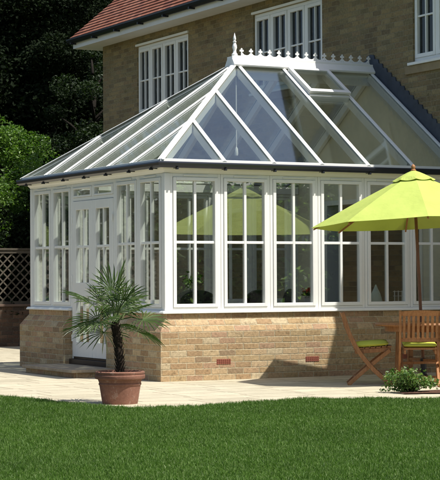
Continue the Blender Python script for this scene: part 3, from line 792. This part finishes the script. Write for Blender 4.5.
tree('broadleaf_tree', (at(8, 13.6), 13.6), 4.25, 1.35, 1.3, 26000, .065, M['leaf_light'], 'bright green leafy small tree just behind the trellis', 'round', None, 46, 4)
tree('broadleaf_tree', (at(92, 15.2), 15.2), 6.1, 1.05, 2.6, 20000, .06, leafmat('dull_leaf', [(.010, .020, .007), (.017, .032, .010), (.026, .044, .014)], .25, .5, .25), 'mid green leafy tree showing under the white house eave', 'round', None, 30, 5)  # leaf colour a darker green than mid_leaf
tree('broadleaf_tree', (at(-75, 14.2), 14.2), 4.6, 1.5, 1.0, 9000, .10, M['leaf_mid'], 'green leafy tree behind the trellis, beyond the left frame edge', 'round', None, 36, 6)
# hedge-like evergreen line right behind the trellis
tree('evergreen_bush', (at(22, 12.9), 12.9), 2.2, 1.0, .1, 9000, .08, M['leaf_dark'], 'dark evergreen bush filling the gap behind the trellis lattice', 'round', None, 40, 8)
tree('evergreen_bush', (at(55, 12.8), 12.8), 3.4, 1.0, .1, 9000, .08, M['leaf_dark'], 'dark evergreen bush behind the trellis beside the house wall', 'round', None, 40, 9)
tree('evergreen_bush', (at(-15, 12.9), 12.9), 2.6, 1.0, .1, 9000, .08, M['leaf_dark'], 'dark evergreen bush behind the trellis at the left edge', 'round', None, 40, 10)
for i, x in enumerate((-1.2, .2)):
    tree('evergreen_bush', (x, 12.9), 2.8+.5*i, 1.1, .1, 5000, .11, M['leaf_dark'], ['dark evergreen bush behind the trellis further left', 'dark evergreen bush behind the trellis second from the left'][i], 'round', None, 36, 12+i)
for i, (x, y, h) in enumerate(((4.8, 24, 14.5), (8.2, 26, 15.5), (11.5, 24.5, 15.5), (1.0, 23.5, 13.5))):  # hidden back row, height and lighter leaf set for the roof pane reflections
    tree('conifer_tree', (x, y), h, 2.8, .3, 40000, .17, M['leaf_mid'], ['tall green conifer in the second row behind the trellis', 'tallest green conifer in the back row behind the house corner', 'green conifer hidden behind the tiled roof', 'green conifer in the back row left of the house'][i], 'column', None, 90, 60+i)
def hedge(p0, p1, h, label):  # added out of view to close bright gaps in the pane reflections
    p0, p1 = Vector((*p0, 0)), Vector((*p1, 0)); r = thing('hedge', p0, label, 'hedge'); d = p1-p0; ln = d.length; t = d/ln; nn = Vector((-t.y, t.x, 0))
    c = MB(); c.beam(Vector((0,0,0)), d, .9, 0, h-.12, (0,0,1)); c.build('core', M['bark'], r)
    n = int(ln*h*160); u = RNG.random(n)*ln; z = RNG.random(n)**.9*h; o_ = (RNG.random(n)*2-1)*.62; top = RNG.random(n) < .15; z[top] = h-.1+.2*RNG.random(top.sum())
    P = np.outer(u, np.array(t))+np.outer(o_, np.array(nn)); P[:, 2] = z
    soup('foliage', leaves(P, .16), [(0,1,2),(0,2,3)], M['leaf_hedge'], r)
hedge((-16, -37), (14, -34), 4.2, 'long unseen hedge across the far end of the lawn, added for the pane reflections')
hedge((14.5, -34), (27, -20), 4.2, 'unseen hedge along the right side of the garden, added for the pane reflections')
# unseen trees across the garden, added for the panes to mirror
k = 0
for (x, y, h, r) in ((-3, -33, 8, 3), (2, -31, 9, 3.2), (7, -32, 8.5, 3.2), (12, -30, 9.5, 3.4), (17, -28, 9, 3.2), (21, -24, 9, 3.2), (-13, 17, 6, 2.8), (-9, 20, 6.5, 3), (-5.5, 22, 6.5, 3), (-2.5, 23, 7, 3), (-17, 13, 6, 2.8)):
    tree('garden_tree', (x, y), h, r, .4, 5500, .34, M['leaf_hedge'] if y < -15 else M['leaf_mid'], 'large unseen leafy tree, added to be mirrored in the panes', 'round', 'trees across the garden', 60, 30+k); k += 1

# ------------------------------------------------------------------ potted palm
PP = Vector((-2.12, -3.27, 0))
pot = thing('plant_pot', PP, 'round terracotta pot with ribbed rim holding the palm at the lawn edge', 'plant pot')
mb = MB(); mb.lathe([(.155, .0), (.175, .0), (.18, .02), (.207, .185), (.214, .19), (.214, .205), (.209, .21), (.222, .245), (.246, .25), (.252, .262), (.252, .285), (.243, .293), (.249, .302), (.249, .318), (.238, .326), (.222, .322), (.216, .25)], n=48)
mb.build('body', M['terracotta'], pot, smooth=True)
mb = MB(); mb.lathe([(.0, .27), (.10, .282), (.217, .268)], n=40); mb.build('soil', M['soil'], pot)
pm = thing('palm_tree', PP+Vector((0, 0, .275)), 'small fan palm with spiky green fronds growing in the terracotta pot', 'palm')
tk = MB(); tz = [0, .06, .12, .18, .24, .30, .36, .42, .48, .54]
lean_ = lambda z: -RV*(.055*(z/.54)**2)
tk.tube([Vector((.006*math.sin(z*9), .005*math.cos(z*7), z))+lean_(z) for z in tz], [.040, .036, .038, .034, .037, .034, .038, .036, .040, .024], 12)
for i in range(90):
    a = i*2.4; z = .03+.5*i/90; r = .034
    p0 = Vector((r*math.cos(a), r*math.sin(a), z))+lean_(z); p1 = p0+Vector((0.022*math.cos(a), 0.022*math.sin(a), .05))
    tk.tube([p0, p1], [.007, .002], 4)
tk.build('trunk', M['palm_bark'], pm)
rp = random.Random(5)
def frond(az, el, plen, rad, nleaf=18):
    """a fan leaf: arching petiole and narrow pleated leaflets"""
    d = Vector((math.cos(az)*math.cos(el), math.sin(az)*math.cos(el), math.sin(el))); z0 = Vector((0, 0, .54))
    p0 = z0+Vector((d.x*.03, d.y*.03, rp.uniform(-.06, .05))); p0 = p0-RV*.055; p1 = p0+d*plen*.55+Vector((0, 0, .01)); p2 = p0+d*plen-Vector((0, 0, .01+.08*plen*math.cos(el)))
    pt = MB(); pt.tube([p0, p1, p2], [.008, .006, .005], 6)
    ax = (p2-p1).normalized(); sd = ax.cross(Vector((0, 0, 1)))
    sd = sd.normalized() if sd.length > .05 else Vector((math.sin(az), -math.cos(az), 0)); nm = sd.cross(ax).normalized()
    tw = rp.uniform(-.5, .5); sd, nm = sd*math.cos(tw)+nm*math.sin(tw), nm*math.cos(tw)-sd*math.sin(tw)
    for k in range(nleaf):
        q = (k/(nleaf-1)-.5)*R_(225)+rp.uniform(-.04, .04); ld = ax*math.cos(q)+sd*math.sin(q)
        ln = rad*(1-.22*abs(k/(nleaf-1)-.5)*2)*rp.uniform(.9, 1.05); w = .0068
        s2 = nm.cross(ld).normalized(); droop = rp.uniform(.0, .06); g = Vector((0, 0, -1))
        a = p2; b = p2+ld*ln*.45+nm*.02+g*droop*ln*.15; c = p2+ld*ln*.8+nm*.012+g*droop*ln*.8; t = p2+ld*ln+g*droop*ln*1.8
        f = nm*.004
        pt.add([a-s2*.002, a+s2*.002, b+s2*w+f, b-f, b-s2*w+f, c+s2*w*.75+f, c-f, c-s2*w*.75+f, t],
               [(0,1,2,3), (0,3,4), (3,2,5,6), (4,3,6,7), (6,5,8), (7,6,8)])
    return pt
fr_specs = []
for i in range(18):
    el = R_([78, 62, 46, 30, 16, 4, -12][i % 7]+rp.uniform(-7, 7)); fr_specs.append((i*2.399+rp.uniform(-.2, .2), el, rp.uniform(.17, .30), rp.uniform(.30, .40)))
for s in fr_specs: frond(*s).build('frond', M['palm_leaf'], pm)

# ------------------------------------------------------------------ shrub at the lawn edge
SB = plan(2.03, 19.25)
bed = MB()
n = 28; vs = [(SB.x+.30+.50*math.cos(2*math.pi*k/n)*(1+.15*math.sin(k*1.7)), SB.y-.12+.19*math.sin(2*math.pi*k/n)*(1+.2*math.sin(k*2.3)), .012) for k in range(n)]
bed.add(vs+[(SB.x+.30, SB.y-.12, .03)], [(k, (k+1) % n, n) for k in range(n)])
tag(bed.build('flower_bed', plain('red_soil', (.15, .075, .05), .95, .3, 30, .8, .2, .02)), 'small patch of bare soil at the lawn edge', None, None, 'structure')
sh = thing('shrub', (SB.x, SB.y, .01), 'low leafy green shrub at the lawn edge in front of the chairs', 'shrub')
cl = []
for i in range(40):
    a = random.random()*6.28; q = math.sqrt(random.random()); la = math.cos(a)*q*.30; de = math.sin(a)*q*.17
    z = .03+random.random()*(.20-.35*abs(la+.02))
    if la > .1: z += .05*random.random()
    v_ = RV*la+FV*de; cl.append((v_.x, v_.y, z))
stems = MB()
for c in cl: stems.tube([(c[0]*.2, c[1]*.2, 0), (c[0]*.6, c[1]*.6, c[2]*.65), c], [.006, .004, .002], 5)
stems.build('stem', M['bark'], sh)
ca = np.array(cl); pk = RNG.integers(0, len(ca), 1700); cent = ca[pk]+RNG.normal(0, .032, (1700, 3)); cent[:, 2] = np.maximum(cent[:, 2], .01)
soup('foliage', leaves(cent, .034, .6, -.3), [(0,1,2),(0,2,3)], M['leaf_shrub'], sh)

# ------------------------------------------------------------------ garden table, chairs, cushions, parasol
TB = plan(2.385, 20.87)
tb = thing('garden_table', TB, 'round teak garden table under the lime parasol', 'table')
mb = MB(); n = 40
mb.lathe([(.03, .685), (.565, .685), (.575, .70), (.565, .722), (.03, .722)], n=48); mb.build('table_top', M['wood'], tb, smooth=True)
mb = MB(); mb.lathe([(.44, .62), (.46, .62), (.46, .683), (.44, .683), (.44, .62)], n=40); mb.build('apron', M['wood'], tb, smooth=True)
ang0 = math.atan2(-RV.y, -RV.x)
for k in range(4):
    a = ang0+R_(22)+k*math.pi/2; c, s_ = math.cos(a), math.sin(a)
    lg = MB(); lg.beam((c*.36, s_*.36, 0), (c*.33, s_*.33, .684), .06, -.022, .022, (c, s_, 0)); lg.build('leg', M['wood'], tb, bevel=.004)
mb = MB()
for k in range(2):
    a = ang0+R_(22)+k*math.pi/2; c, s_ = math.cos(a)*.33, math.sin(a)*.33; mb.beam((-c, -s_, .25+.032*k), (c, s_, .25+.032*k), .05, -.015, .015, (0, 0, 1))
mb.build('stretcher', M['wood'], tb)

def chair(name, label, lat, dep, rz, zs=1.0):
    """folding teak chair, local +x is forward, y lateral"""
    P = plan(lat, dep); r = thing(name, P, label, 'chair', rz, 'teak garden chairs at the table'); r.scale = (1, 1, zs); hw = .232
    def cv(pts, n=14):
        out = []; pts = [Vector(q) for q in pts]
        for i in range(len(pts)-1):
            p0 = pts[max(i-1, 0)]; p1, p2 = pts[i], pts[i+1]; p3 = pts[min(i+2, len(pts)-1)]
            for k in range(n//(len(pts)-1)):
                t = k/(n//(len(pts)-1)); out.append(.5*((2*p1)+(p2-p0)*t+(2*p0-5*p1+4*p2-p3)*t*t+(3*p1-p0-3*p2+p3)*t**3))
        return out+[pts[-1]]
    def strip(pts, y, th, w):
        mb_ = MB(); pts = cv(pts); n = len(pts); vs = []
        for i, p in enumerate(pts):
            t = (pts[min(i+1, n-1)]-pts[max(i-1, 0)]).normalized(); nn = Vector((-t.z, 0, t.x))
            hw_ = w[0]+(w[1]-w[0])*i/(n-1)
            for a, b_ in ((-1,-1),(1,-1),(1,1),(-1,1)): vs.append(p+nn*(hw_/2*a)+Vector((0, y+b_*th/2, 0)))
        fs = [(0,1,2,3)]+[tuple(4*(n-1)+k for k in (3,2,1,0))]
        for i in range(n-1):
            for k in range(4): fs.append((4*i+k, 4*i+(k+1) % 4, 4*i+4+(k+1) % 4, 4*i+4+k))
        return mb_.add(vs, fs)
    back = [(-.305, 0, .845), (-.235, 0, .62), (-.125, 0, .40), (.06, 0, .17), (.27, 0, .0)]
    rear = [(.245, 0, .405), (.07, 0, .27), (-.10, 0, .13), (-.245, 0, .0)]
    for s in (-1, 1):
        strip(back, s*hw, .026, (.048, .052)).build('leg', M['wood'], r, bevel=.004)
        strip(rear, s*(hw-.030), .026, (.046, .044)).build('leg', M['wood'], r, bevel=.004)
    sr = MB()
    for s in (-1, 1): sr.beam((-.16, s*(hw-.058), .385), (.255, s*(hw-.058), .415), .022, -.025, .022, (0, 0, 1))
    for k in range(7):
        x = -.15+k*.065; sr.beam((x, -hw+.045, .408+x*.072), (x, hw-.045, .408+x*.072), .05, .014, .030, (0, 0, 1))
    sr.build('seat', M['wood'], r, bevel=.003)
    bk = MB()
    def bp(z):   # point on the back line at height z
        t = (z-.40)/(.845-.40); return -.125+(-.305+.125)*t-.018*math.sin(math.pi*t)*0
    tl = MB(); nseg = 10   # gently curved top rail
    for k in range(nseg):
        y0, y1 = -hw+.004+(2*hw-.008)*k/nseg, -hw+.004+(2*hw-.008)*(k+1)/nseg
        c0, c1 = .02*(1-(y0/hw)**2), .02*(1-(y1/hw)**2)
        q = []
        for y, c in ((y0, c0), (y1, c1)):
            for dxx, zz in ((-.011, .785), (.011, .785), (.011, .835+c*.6), (-.011, .835+c*.6)): q.append((bp(zz)-c+dxx, y, zz))
        tl.add(q, [(0,4,5,1),(1,5,6,2),(2,6,7,3),(3,7,4,0)]+([(0,1,2,3)] if k == 0 else [])+([(7,6,5,4)] if k == nseg-1 else []))
    tl.build('top_rail', M['wood'], r)
    mb_ = MB(); mb_.beam((bp(.52), -hw+.014, .52), (bp(.52), hw-.014, .52), .022, -.022, .022, (0, 0, 1)); mb_.build('lower_rail', M['wood'], r, bevel=.003)
    sn = 8
    for k in range(sn):
        y = -hw+.045+(2*hw-.09)*k/(sn-1); c = .018*(1-(y/hw)**2)
        q = MB(); q.beam((bp(.535)-c*.2, y, .535), (bp(.792)-c, y, .792), .030, -.007, .007, (1, 0, 0)); q.build('slat', M['wood'], r)
    mb_ = MB()
    mb_.beam((-.165, -hw+.05, .075), (-.165, hw-.05, .075), .022, -.018, .018, (0, 0, 1)); mb_.beam((.165, -hw+.015, .085), (.165, hw-.015, .085), .022, -.018, .018, (0, 0, 1)); mb_.build('stretcher', M['wood'], r)
    return r
def cushion(label, ch):
    o = MB(); n = 14; g = []
    for side in (1, -1):
        for i in range(n+1):
            for j in range(n+1):
                u, v_ = i/n*2-1, j/n*2-1; ed = (1-abs(u)**5)*(1-abs(v_)**5); sq = .985 if abs(u) > .99 or abs(v_) > .99 else 1
                g.append((.035+u*.20*sq, v_*.195*sq, (.045 if side > 0 else .026)*side*ed**.35))
    N_ = (n+1)**2; fs = []
    for s in (0, 1):
        for i in range(n):
            for j in range(n):
                q = (s*N_+i*(n+1)+j, s*N_+(i+1)*(n+1)+j, s*N_+(i+1)*(n+1)+j+1, s*N_+i*(n+1)+j+1); fs.append(q if not s else q[::-1])
    o.add(g, fs); mt = Matrix.Rotation(-R_(4.2), 4, 'Y')
    o.v = [tuple(mt @ Vector(q)) for q in o.v]
    ob = o.build('seat_cushion', M['lime_cushion'], None, smooth='all'); ob.location = ch.location+Vector((0, 0, .466*ch.scale.z)); ob.rotation_euler = (0, 0, ch.rotation_euler.z)
    return tag(ob, label, 'cushion', 'lime seat cushions')
RZ_R = math.atan2(RV.y, RV.x)
ch1 = chair('garden_chair', 'teak folding chair seen from the side, left of the table', 1.735, 20.89, RZ_R-R_(3), 1.0)
RZ_F = math.atan2(FV.y, FV.x)
ch2 = chair('garden_chair', 'slatted teak folding chair with its back to the lawn, behind the shrub', 2.29, 20.50, RZ_F-R_(3), 1.03)
cushion('lime green cushion on the chair seen from the side', ch1); cushion('lime green cushion on the chair with its back to the lawn', ch2)

pa = thing('parasol', TB, 'lime green octagonal parasol on a wooden pole over the teak table', 'parasol')
tv = Vector((0, 0, 1)) - RV*.040 + FV*.034; tv.normalize()
q = Vector((0, 0, 1)).rotation_difference(tv); pa.rotation_mode = 'QUATERNION'; pa.rotation_quaternion = q
mb = MB(); mb.tube([(0,0,.06), (0,0,1.2), (0,0,2.50)], .019, 14); mb.build('pole', plain('varnished_pole', (.16, .062, .028), .3, .2, 6, .05), pa, smooth=True)
mb = MB(); mb.lathe([(.0, 2.50), (.03, 2.50), (.033, 2.515), (.018, 2.528), (.026, 2.545), (.024, 2.565), (.008, 2.583), (0, 2.586)], n=16); mb.build('finial', M['wood'], pa, smooth=True)
mb = MB(); mb.lathe([(.24, .0), (.25, .02), (.25, .05), (.06, .09), (.035, .11), (.035, .30), (.021, .302)], n=32); mb.build('base', M['black'], pa, smooth=True)
RB0 = math.atan2(-FV.y, -FV.x); RR, EZ, AZ = 1.235, 1.885, 2.475
cn = MB(); ns = 8; vs = []
for g in range(8):
    for j in range(ns+1):
        r = .02+(RR-.02)*j/ns
        for i in range(7):
            f = i/6; a0, a1 = RB0+g*math.pi/4, RB0+(g+1)*math.pi/4
            p0 = Vector((math.cos(a0), math.sin(a0), 0)); p1 = Vector((math.cos(a1), math.sin(a1), 0)); p = (p0*(1-f)+p1*f)*r
            t = j/ns; z = AZ-(AZ-EZ)*(t*.93+.07*t*t) - .022*math.sin(math.pi*f)*t*(1.2-t)
            vs.append((p.x, p.y, z))
            if i < 6 and j < ns:
                b0 = g*(ns+1)*7+j*7+i; cn.f.append((b0, b0+1, b0+8, b0+7))
cn.v = vs; cn.build('canopy', M['lime'], pa, solid=.003)
cp = MB(); vs = []
for g in range(8):
    for j in range(5):
        r = .02+.235*j/4
        for i in range(7):
            f = i/6; a0, a1 = RB0+g*math.pi/4, RB0+(g+1)*math.pi/4
            p = (Vector((math.cos(a0), math.sin(a0), 0))*(1-f)+Vector((math.cos(a1), math.sin(a1), 0))*f)*r
            z = 2.508-.115*(j/4)**1.15 - (.022*math.sin(math.pi*f) if j == 4 else 0)+.006*math.sin(math.pi*f)*(j/4)
            vs.append((p.x, p.y, z))
            if i < 6 and j < 4:
                b0 = g*35+j*7+i; cp.f.append((b0, b0+1, b0+8, b0+7))
cp.v = vs; cp.build('vent_cap', M['lime'], pa, solid=.003)
for g in range(8):
    a = RB0+g*math.pi/4; d = Vector((math.cos(a), math.sin(a), 0))
    rbm = MB(); rbm.beam(d*.03+Vector((0,0,AZ-.03)), d*(RR-.02)+Vector((0,0,EZ-.018)), .018, -.013, .003, (0,0,1))
    ro = rbm.build('rib', M['wood'], pa)
    s2 = MB(); s2.beam(d*.03+Vector((0,0,2.11)), d*.62+Vector((0,0,AZ-(AZ-EZ)*.49-.025)), .014, -.008, .008, (0,0,1)); s2.build('strut', M['wood'], ro)
mb = MB(); mb.lathe([(.02, 2.08), (.042, 2.08), (.042, 2.14), (.02, 2.14)], n=16); mb.build('hub', M['wood'], pa, smooth=True)

# ------------------------------------------------------------------ inside the conservatory
DT = Vector((1.45, 1.95, .15))
dt = thing('dining_table', DT, 'round dark dining table inside the conservatory', 'table')
mb = MB(); mb.lathe([(.0, .71), (.60, .71), (.61, .73), (.60, .75), (0, .75)], n=40); mb.build('table_top', M['dark_wood'], dt, smooth=True)
mb = MB(); mb.lathe([(.28, 0), (.28, .03), (.07, .08), (.06, .60), (.18, .708)], n=24); mb.build('pedestal', M['dark_wood'], dt, smooth=True)
def dining_chair(x, y, rz, label):
    r = thing('dining_chair', (x, y, .15), label, 'chair', rz, 'dark dining chairs indoors')
    s = MB(); s.box(-.23, .23, -.23, .23, .40, .46); s.build('seat', M['dark_wicker'], r, bevel=.02)
    b1 = MB(); n = 12; pts = [(-.24, .44)]+[(-.24+.0*k, .80) for k in (0,)]+[(.24*math.cos(math.pi-math.pi*k/n), .80+.15*math.sin(math.pi*k/n)) for k in range(1, n)]+[(.24, .80), (.24, .44)]
    b1.prism(pts, -.26, -.225, lambda u, v, d: (d-(v-.44)*.12, u, v)); b1.build('backrest', M['dark_wicker'], r, bevel=.008)
    for sx in (-.2, .2):
        for sy_ in (-.2, .2):
            l = MB(); l.tube([(sx, sy_, 0), (sx, sy_, .41)], .02, 8); l.build('leg', M['dark_wicker'], r)
    return r
for i, (x, y, lb) in enumerate(((.98, 1.02, 'dark rounded dining chair nearest the corner post inside'), (1.62, .93, 'dark rounded dining chair behind the second front window'), (.55, 2.35, 'dark rounded dining chair by the glazed door inside'), (1.85, 2.85, 'dark rounded dining chair on the far side of the indoor table'), (2.45, 1.75, 'dark rounded dining chair facing the house opening indoors'))):
    dining_chair(x, y, math.atan2(DT.y-y, DT.x-x), lb)
vz = thing('vase', (1.20, 1.62, .902), 'small pale vase on the indoor dining table', 'vase')
mb = MB(); mb.lathe([(.04, 0), (.055, .04), (.05, .10), (.028, .15), (.035, .17), (.03, .17), (.024, .15)], n=20); mb.build('body', M['pale_ceramic'], vz, smooth=True)
hp = thing('house_plant', (1.20, 1.62, .96), 'leafy green stems standing in the indoor vase', 'plant')
stm = MB(); cs = []
for i in range(7):
    a = i*.9; t = Vector((.10*math.cos(a), .10*math.sin(a), .30+.06*math.sin(i*3))); stm.tube([(0,0,.02), t*.5+Vector((0,0,.04)), t], [.004, .003, .002], 5); cs += [tuple(t), tuple(t*.8)]
stm.build('stem', M['leaf_mid'], hp)
cs = np.array(cs); pk = RNG.integers(0, len(cs), 110); soup('foliage', leaves(cs[pk]+RNG.normal(0, .03, (110, 3)), .06, .5), [(0,1,2),(0,2,3)], M['leaf_shrub'], hp)
ct = thing('console_table', (3.25, .45, .15), 'narrow dark table inside along the front windows', 'table')
mb = MB(); mb.box(-1.0, .85, -.17, .17, .72, .76); mb.build('table_top', M['dark_wood'], ct, bevel=.004)
for sx in (-.95, .80):
    for sy_ in (-.13, .13): l = MB(); l.box(sx-.02, sx+.02, sy_-.02, sy_+.02, 0, .72); l.build('leg', M['dark_wood'], ct)
for (px, h, lb) in ((364.5, .19, 'pale cone ornament inside, half hidden by the window mullion'), (375.5, .24, 'pale pointed cone ornament standing behind the fifth front window')):
    P = plan((px-220)*23.65/1779, 23.65, .912)
    cb = MB(); cb.lathe([(.088, 0), (.09, .02), (.06, .10*h/.19), (.025, h*.82), (.008, h), (0, h+.004)], n=20); ob = cb.build('cone_ornament', M['pale_ceramic'], None, smooth=True); ob.location = P
    tag(ob, lb, 'ornament')
P = plan((400-220)*23.7/1779, 23.72, .912)
wr = MB()
for k in range(4):
    wr.tube([(-.075+.05*k, -.03, 0), (-.075+.05*k, -.03, .16), (-.075+.05*k, .03, .16), (-.075+.05*k, .03, 0)], .004, 6)
for z in (.02, .09, .15): wr.tube([(-.10, -.035, z), (.10, -.035, z)], .004, 6)
wr.tube([(.10, -.03, 0), (.10, -.03, .26), (.08, .02, .29)], .006, 6)
ob = wr.build('wire_rack', M['white_metal'], None); ob.location = P; ob.rotation_euler.z = RZ_R
tag(ob, 'small white wire rack standing behind the fifth front window', 'rack')
P = plan((308-220)*23.5/1779, 23.5, .0); 
fp = thing('flowering_plant', (P.x, P.y, .911), 'red flowering pot plant behind the third front window', 'plant')
mb = MB(); mb.lathe([(.05, 0), (.065, .09), (.07, .095), (.07, .10), (.055, .10)], n=20); mb.build('pot', M['white_metal'], fp, smooth=True)
cent = RNG.normal(0, .035, (60, 3))*np.array([1, 1, .5])+np.array([0, 0, .16]); soup('flowers', leaves(cent, .06, .5), [(0,1,2),(0,2,3)], M['red_petal'], fp)
cent = RNG.normal(0, .045, (50, 3))*np.array([1, 1, .5])+np.array([0, 0, .12]); soup('foliage', leaves(cent, .06, .5), [(0,1,2),(0,2,3)], M['leaf_mid'], fp)
ss = thing('side_table', (P.x, P.y, .15), 'small dark stand under the red flowering plant indoors', 'table')
mb = MB(); mb.lathe([(0, .73), (.17, .73), (.17, .758), (0, .758)], n=24); mb.build('table_top', M['dark_wood'], ss)
mb = MB(); mb.lathe([(.14, 0), (.14, .02), (.02, .04), (.02, .728)], n=16); mb.build('pedestal', M['dark_wood'], ss)
pd = thing('pendant_lamp', (XA, YA, 2.95), 'very slim white pendant rod lamp hanging from the glass roof apex', 'lamp')
mb = MB(); mb.tube([(0,0,.10), (0,0,HR-2.95-.20)], .008, 8); mb.build('rod', M['white'], pd)
mb = MB(); mb.lathe([(.009, .12), (.022, .09), (.026, .03), (.022, .0), (.018, .02), (.008, .1)], n=20); mb.build('lamp_shade', M['white'], pd, smooth=True)
for i, y in enumerate((3.98, 4.10)):
    mb = MB(); mb.box(0, .012, -.04, .04, -.045, .045); ob = mb.build('light_switch', M['white'], None, bevel=.004); ob.location = (W-.028, y, 1.85)
    tag(ob, ['white wall switch inside beside the house opening', 'white wall switch inside nearer the back windows'][i], 'switch')

# ------------------------------------------------------------------ light, camera, render settings
S = Vector((.29, -.49, 1.0)).normalized()
wd = bpy.data.worlds.new('World'); sc.world = wd; wd.use_nodes = True; nt = wd.node_tree
bg = nt.nodes['Background']; sky = nt.nodes.new('ShaderNodeTexSky'); sky.sky_type = 'NISHITA'; sky.sun_disc = False
sky.sun_elevation = math.asin(S.z); sky.sun_rotation = math.atan2(S.x, S.y)
sky.air_density = 1.0; sky.dust_density = 2.2; sky.ozone_density = 1.2
nt.links.new(sky.outputs[0], bg.inputs[0]); bg.inputs[1].default_value = .115
sl_ = bpy.data.lights.new('sun', 'SUN'); sl_.energy = 5.0; sl_.angle = R_(.55); sl_.color = (1, .97, .915)
so = bpy.data.objects.new('sun', sl_); COL.objects.link(so); so.rotation_euler = (-S).to_track_quat('-Z', 'Y').to_euler(); so.location = (10, -20, 30)

cam = bpy.data.cameras.new('camera'); co = bpy.data.objects.new('camera', cam); COL.objects.link(co); sc.camera = co
cam.sensor_fit = 'HORIZONTAL'; cam.sensor_width = 36; cam.lens = 1779.1/440*36; cam.clip_start = .1; cam.clip_end = 1500
yaw, pit, rol = .4881, .0218, -.0051
F = Vector((math.sin(yaw)*math.cos(pit), math.cos(yaw)*math.cos(pit), math.sin(pit))); Rr = Vector((math.cos(yaw), -math.sin(yaw), 0)); U = Rr.cross(F)
R2 = Rr*math.cos(rol)+U*math.sin(rol); U2 = U*math.cos(rol)-Rr*math.sin(rol)
co.matrix_world = Matrix(((R2.x, U2.x, -F.x, CX), (R2.y, U2.y, -F.y, CY), (R2.z, U2.z, -F.z, CZ), (0, 0, 0, 1)))
sc.view_settings.view_transform = 'Standard'; sc.view_settings.look = 'None'; sc.view_settings.gamma = 1; sc.view_settings.exposure = .36
sc.view_settings.use_curve_mapping = False
sc.render.engine = 'CYCLES'
cy = sc.cycles; cy.max_bounces = 10; cy.diffuse_bounces = 4; cy.glossy_bounces = 5; cy.transmission_bounces = 8; cy.transparent_max_bounces = 32
cy.caustics_reflective = False; cy.caustics_refractive = False; cy.use_denoising = True; cy.sample_clamp_indirect = 6
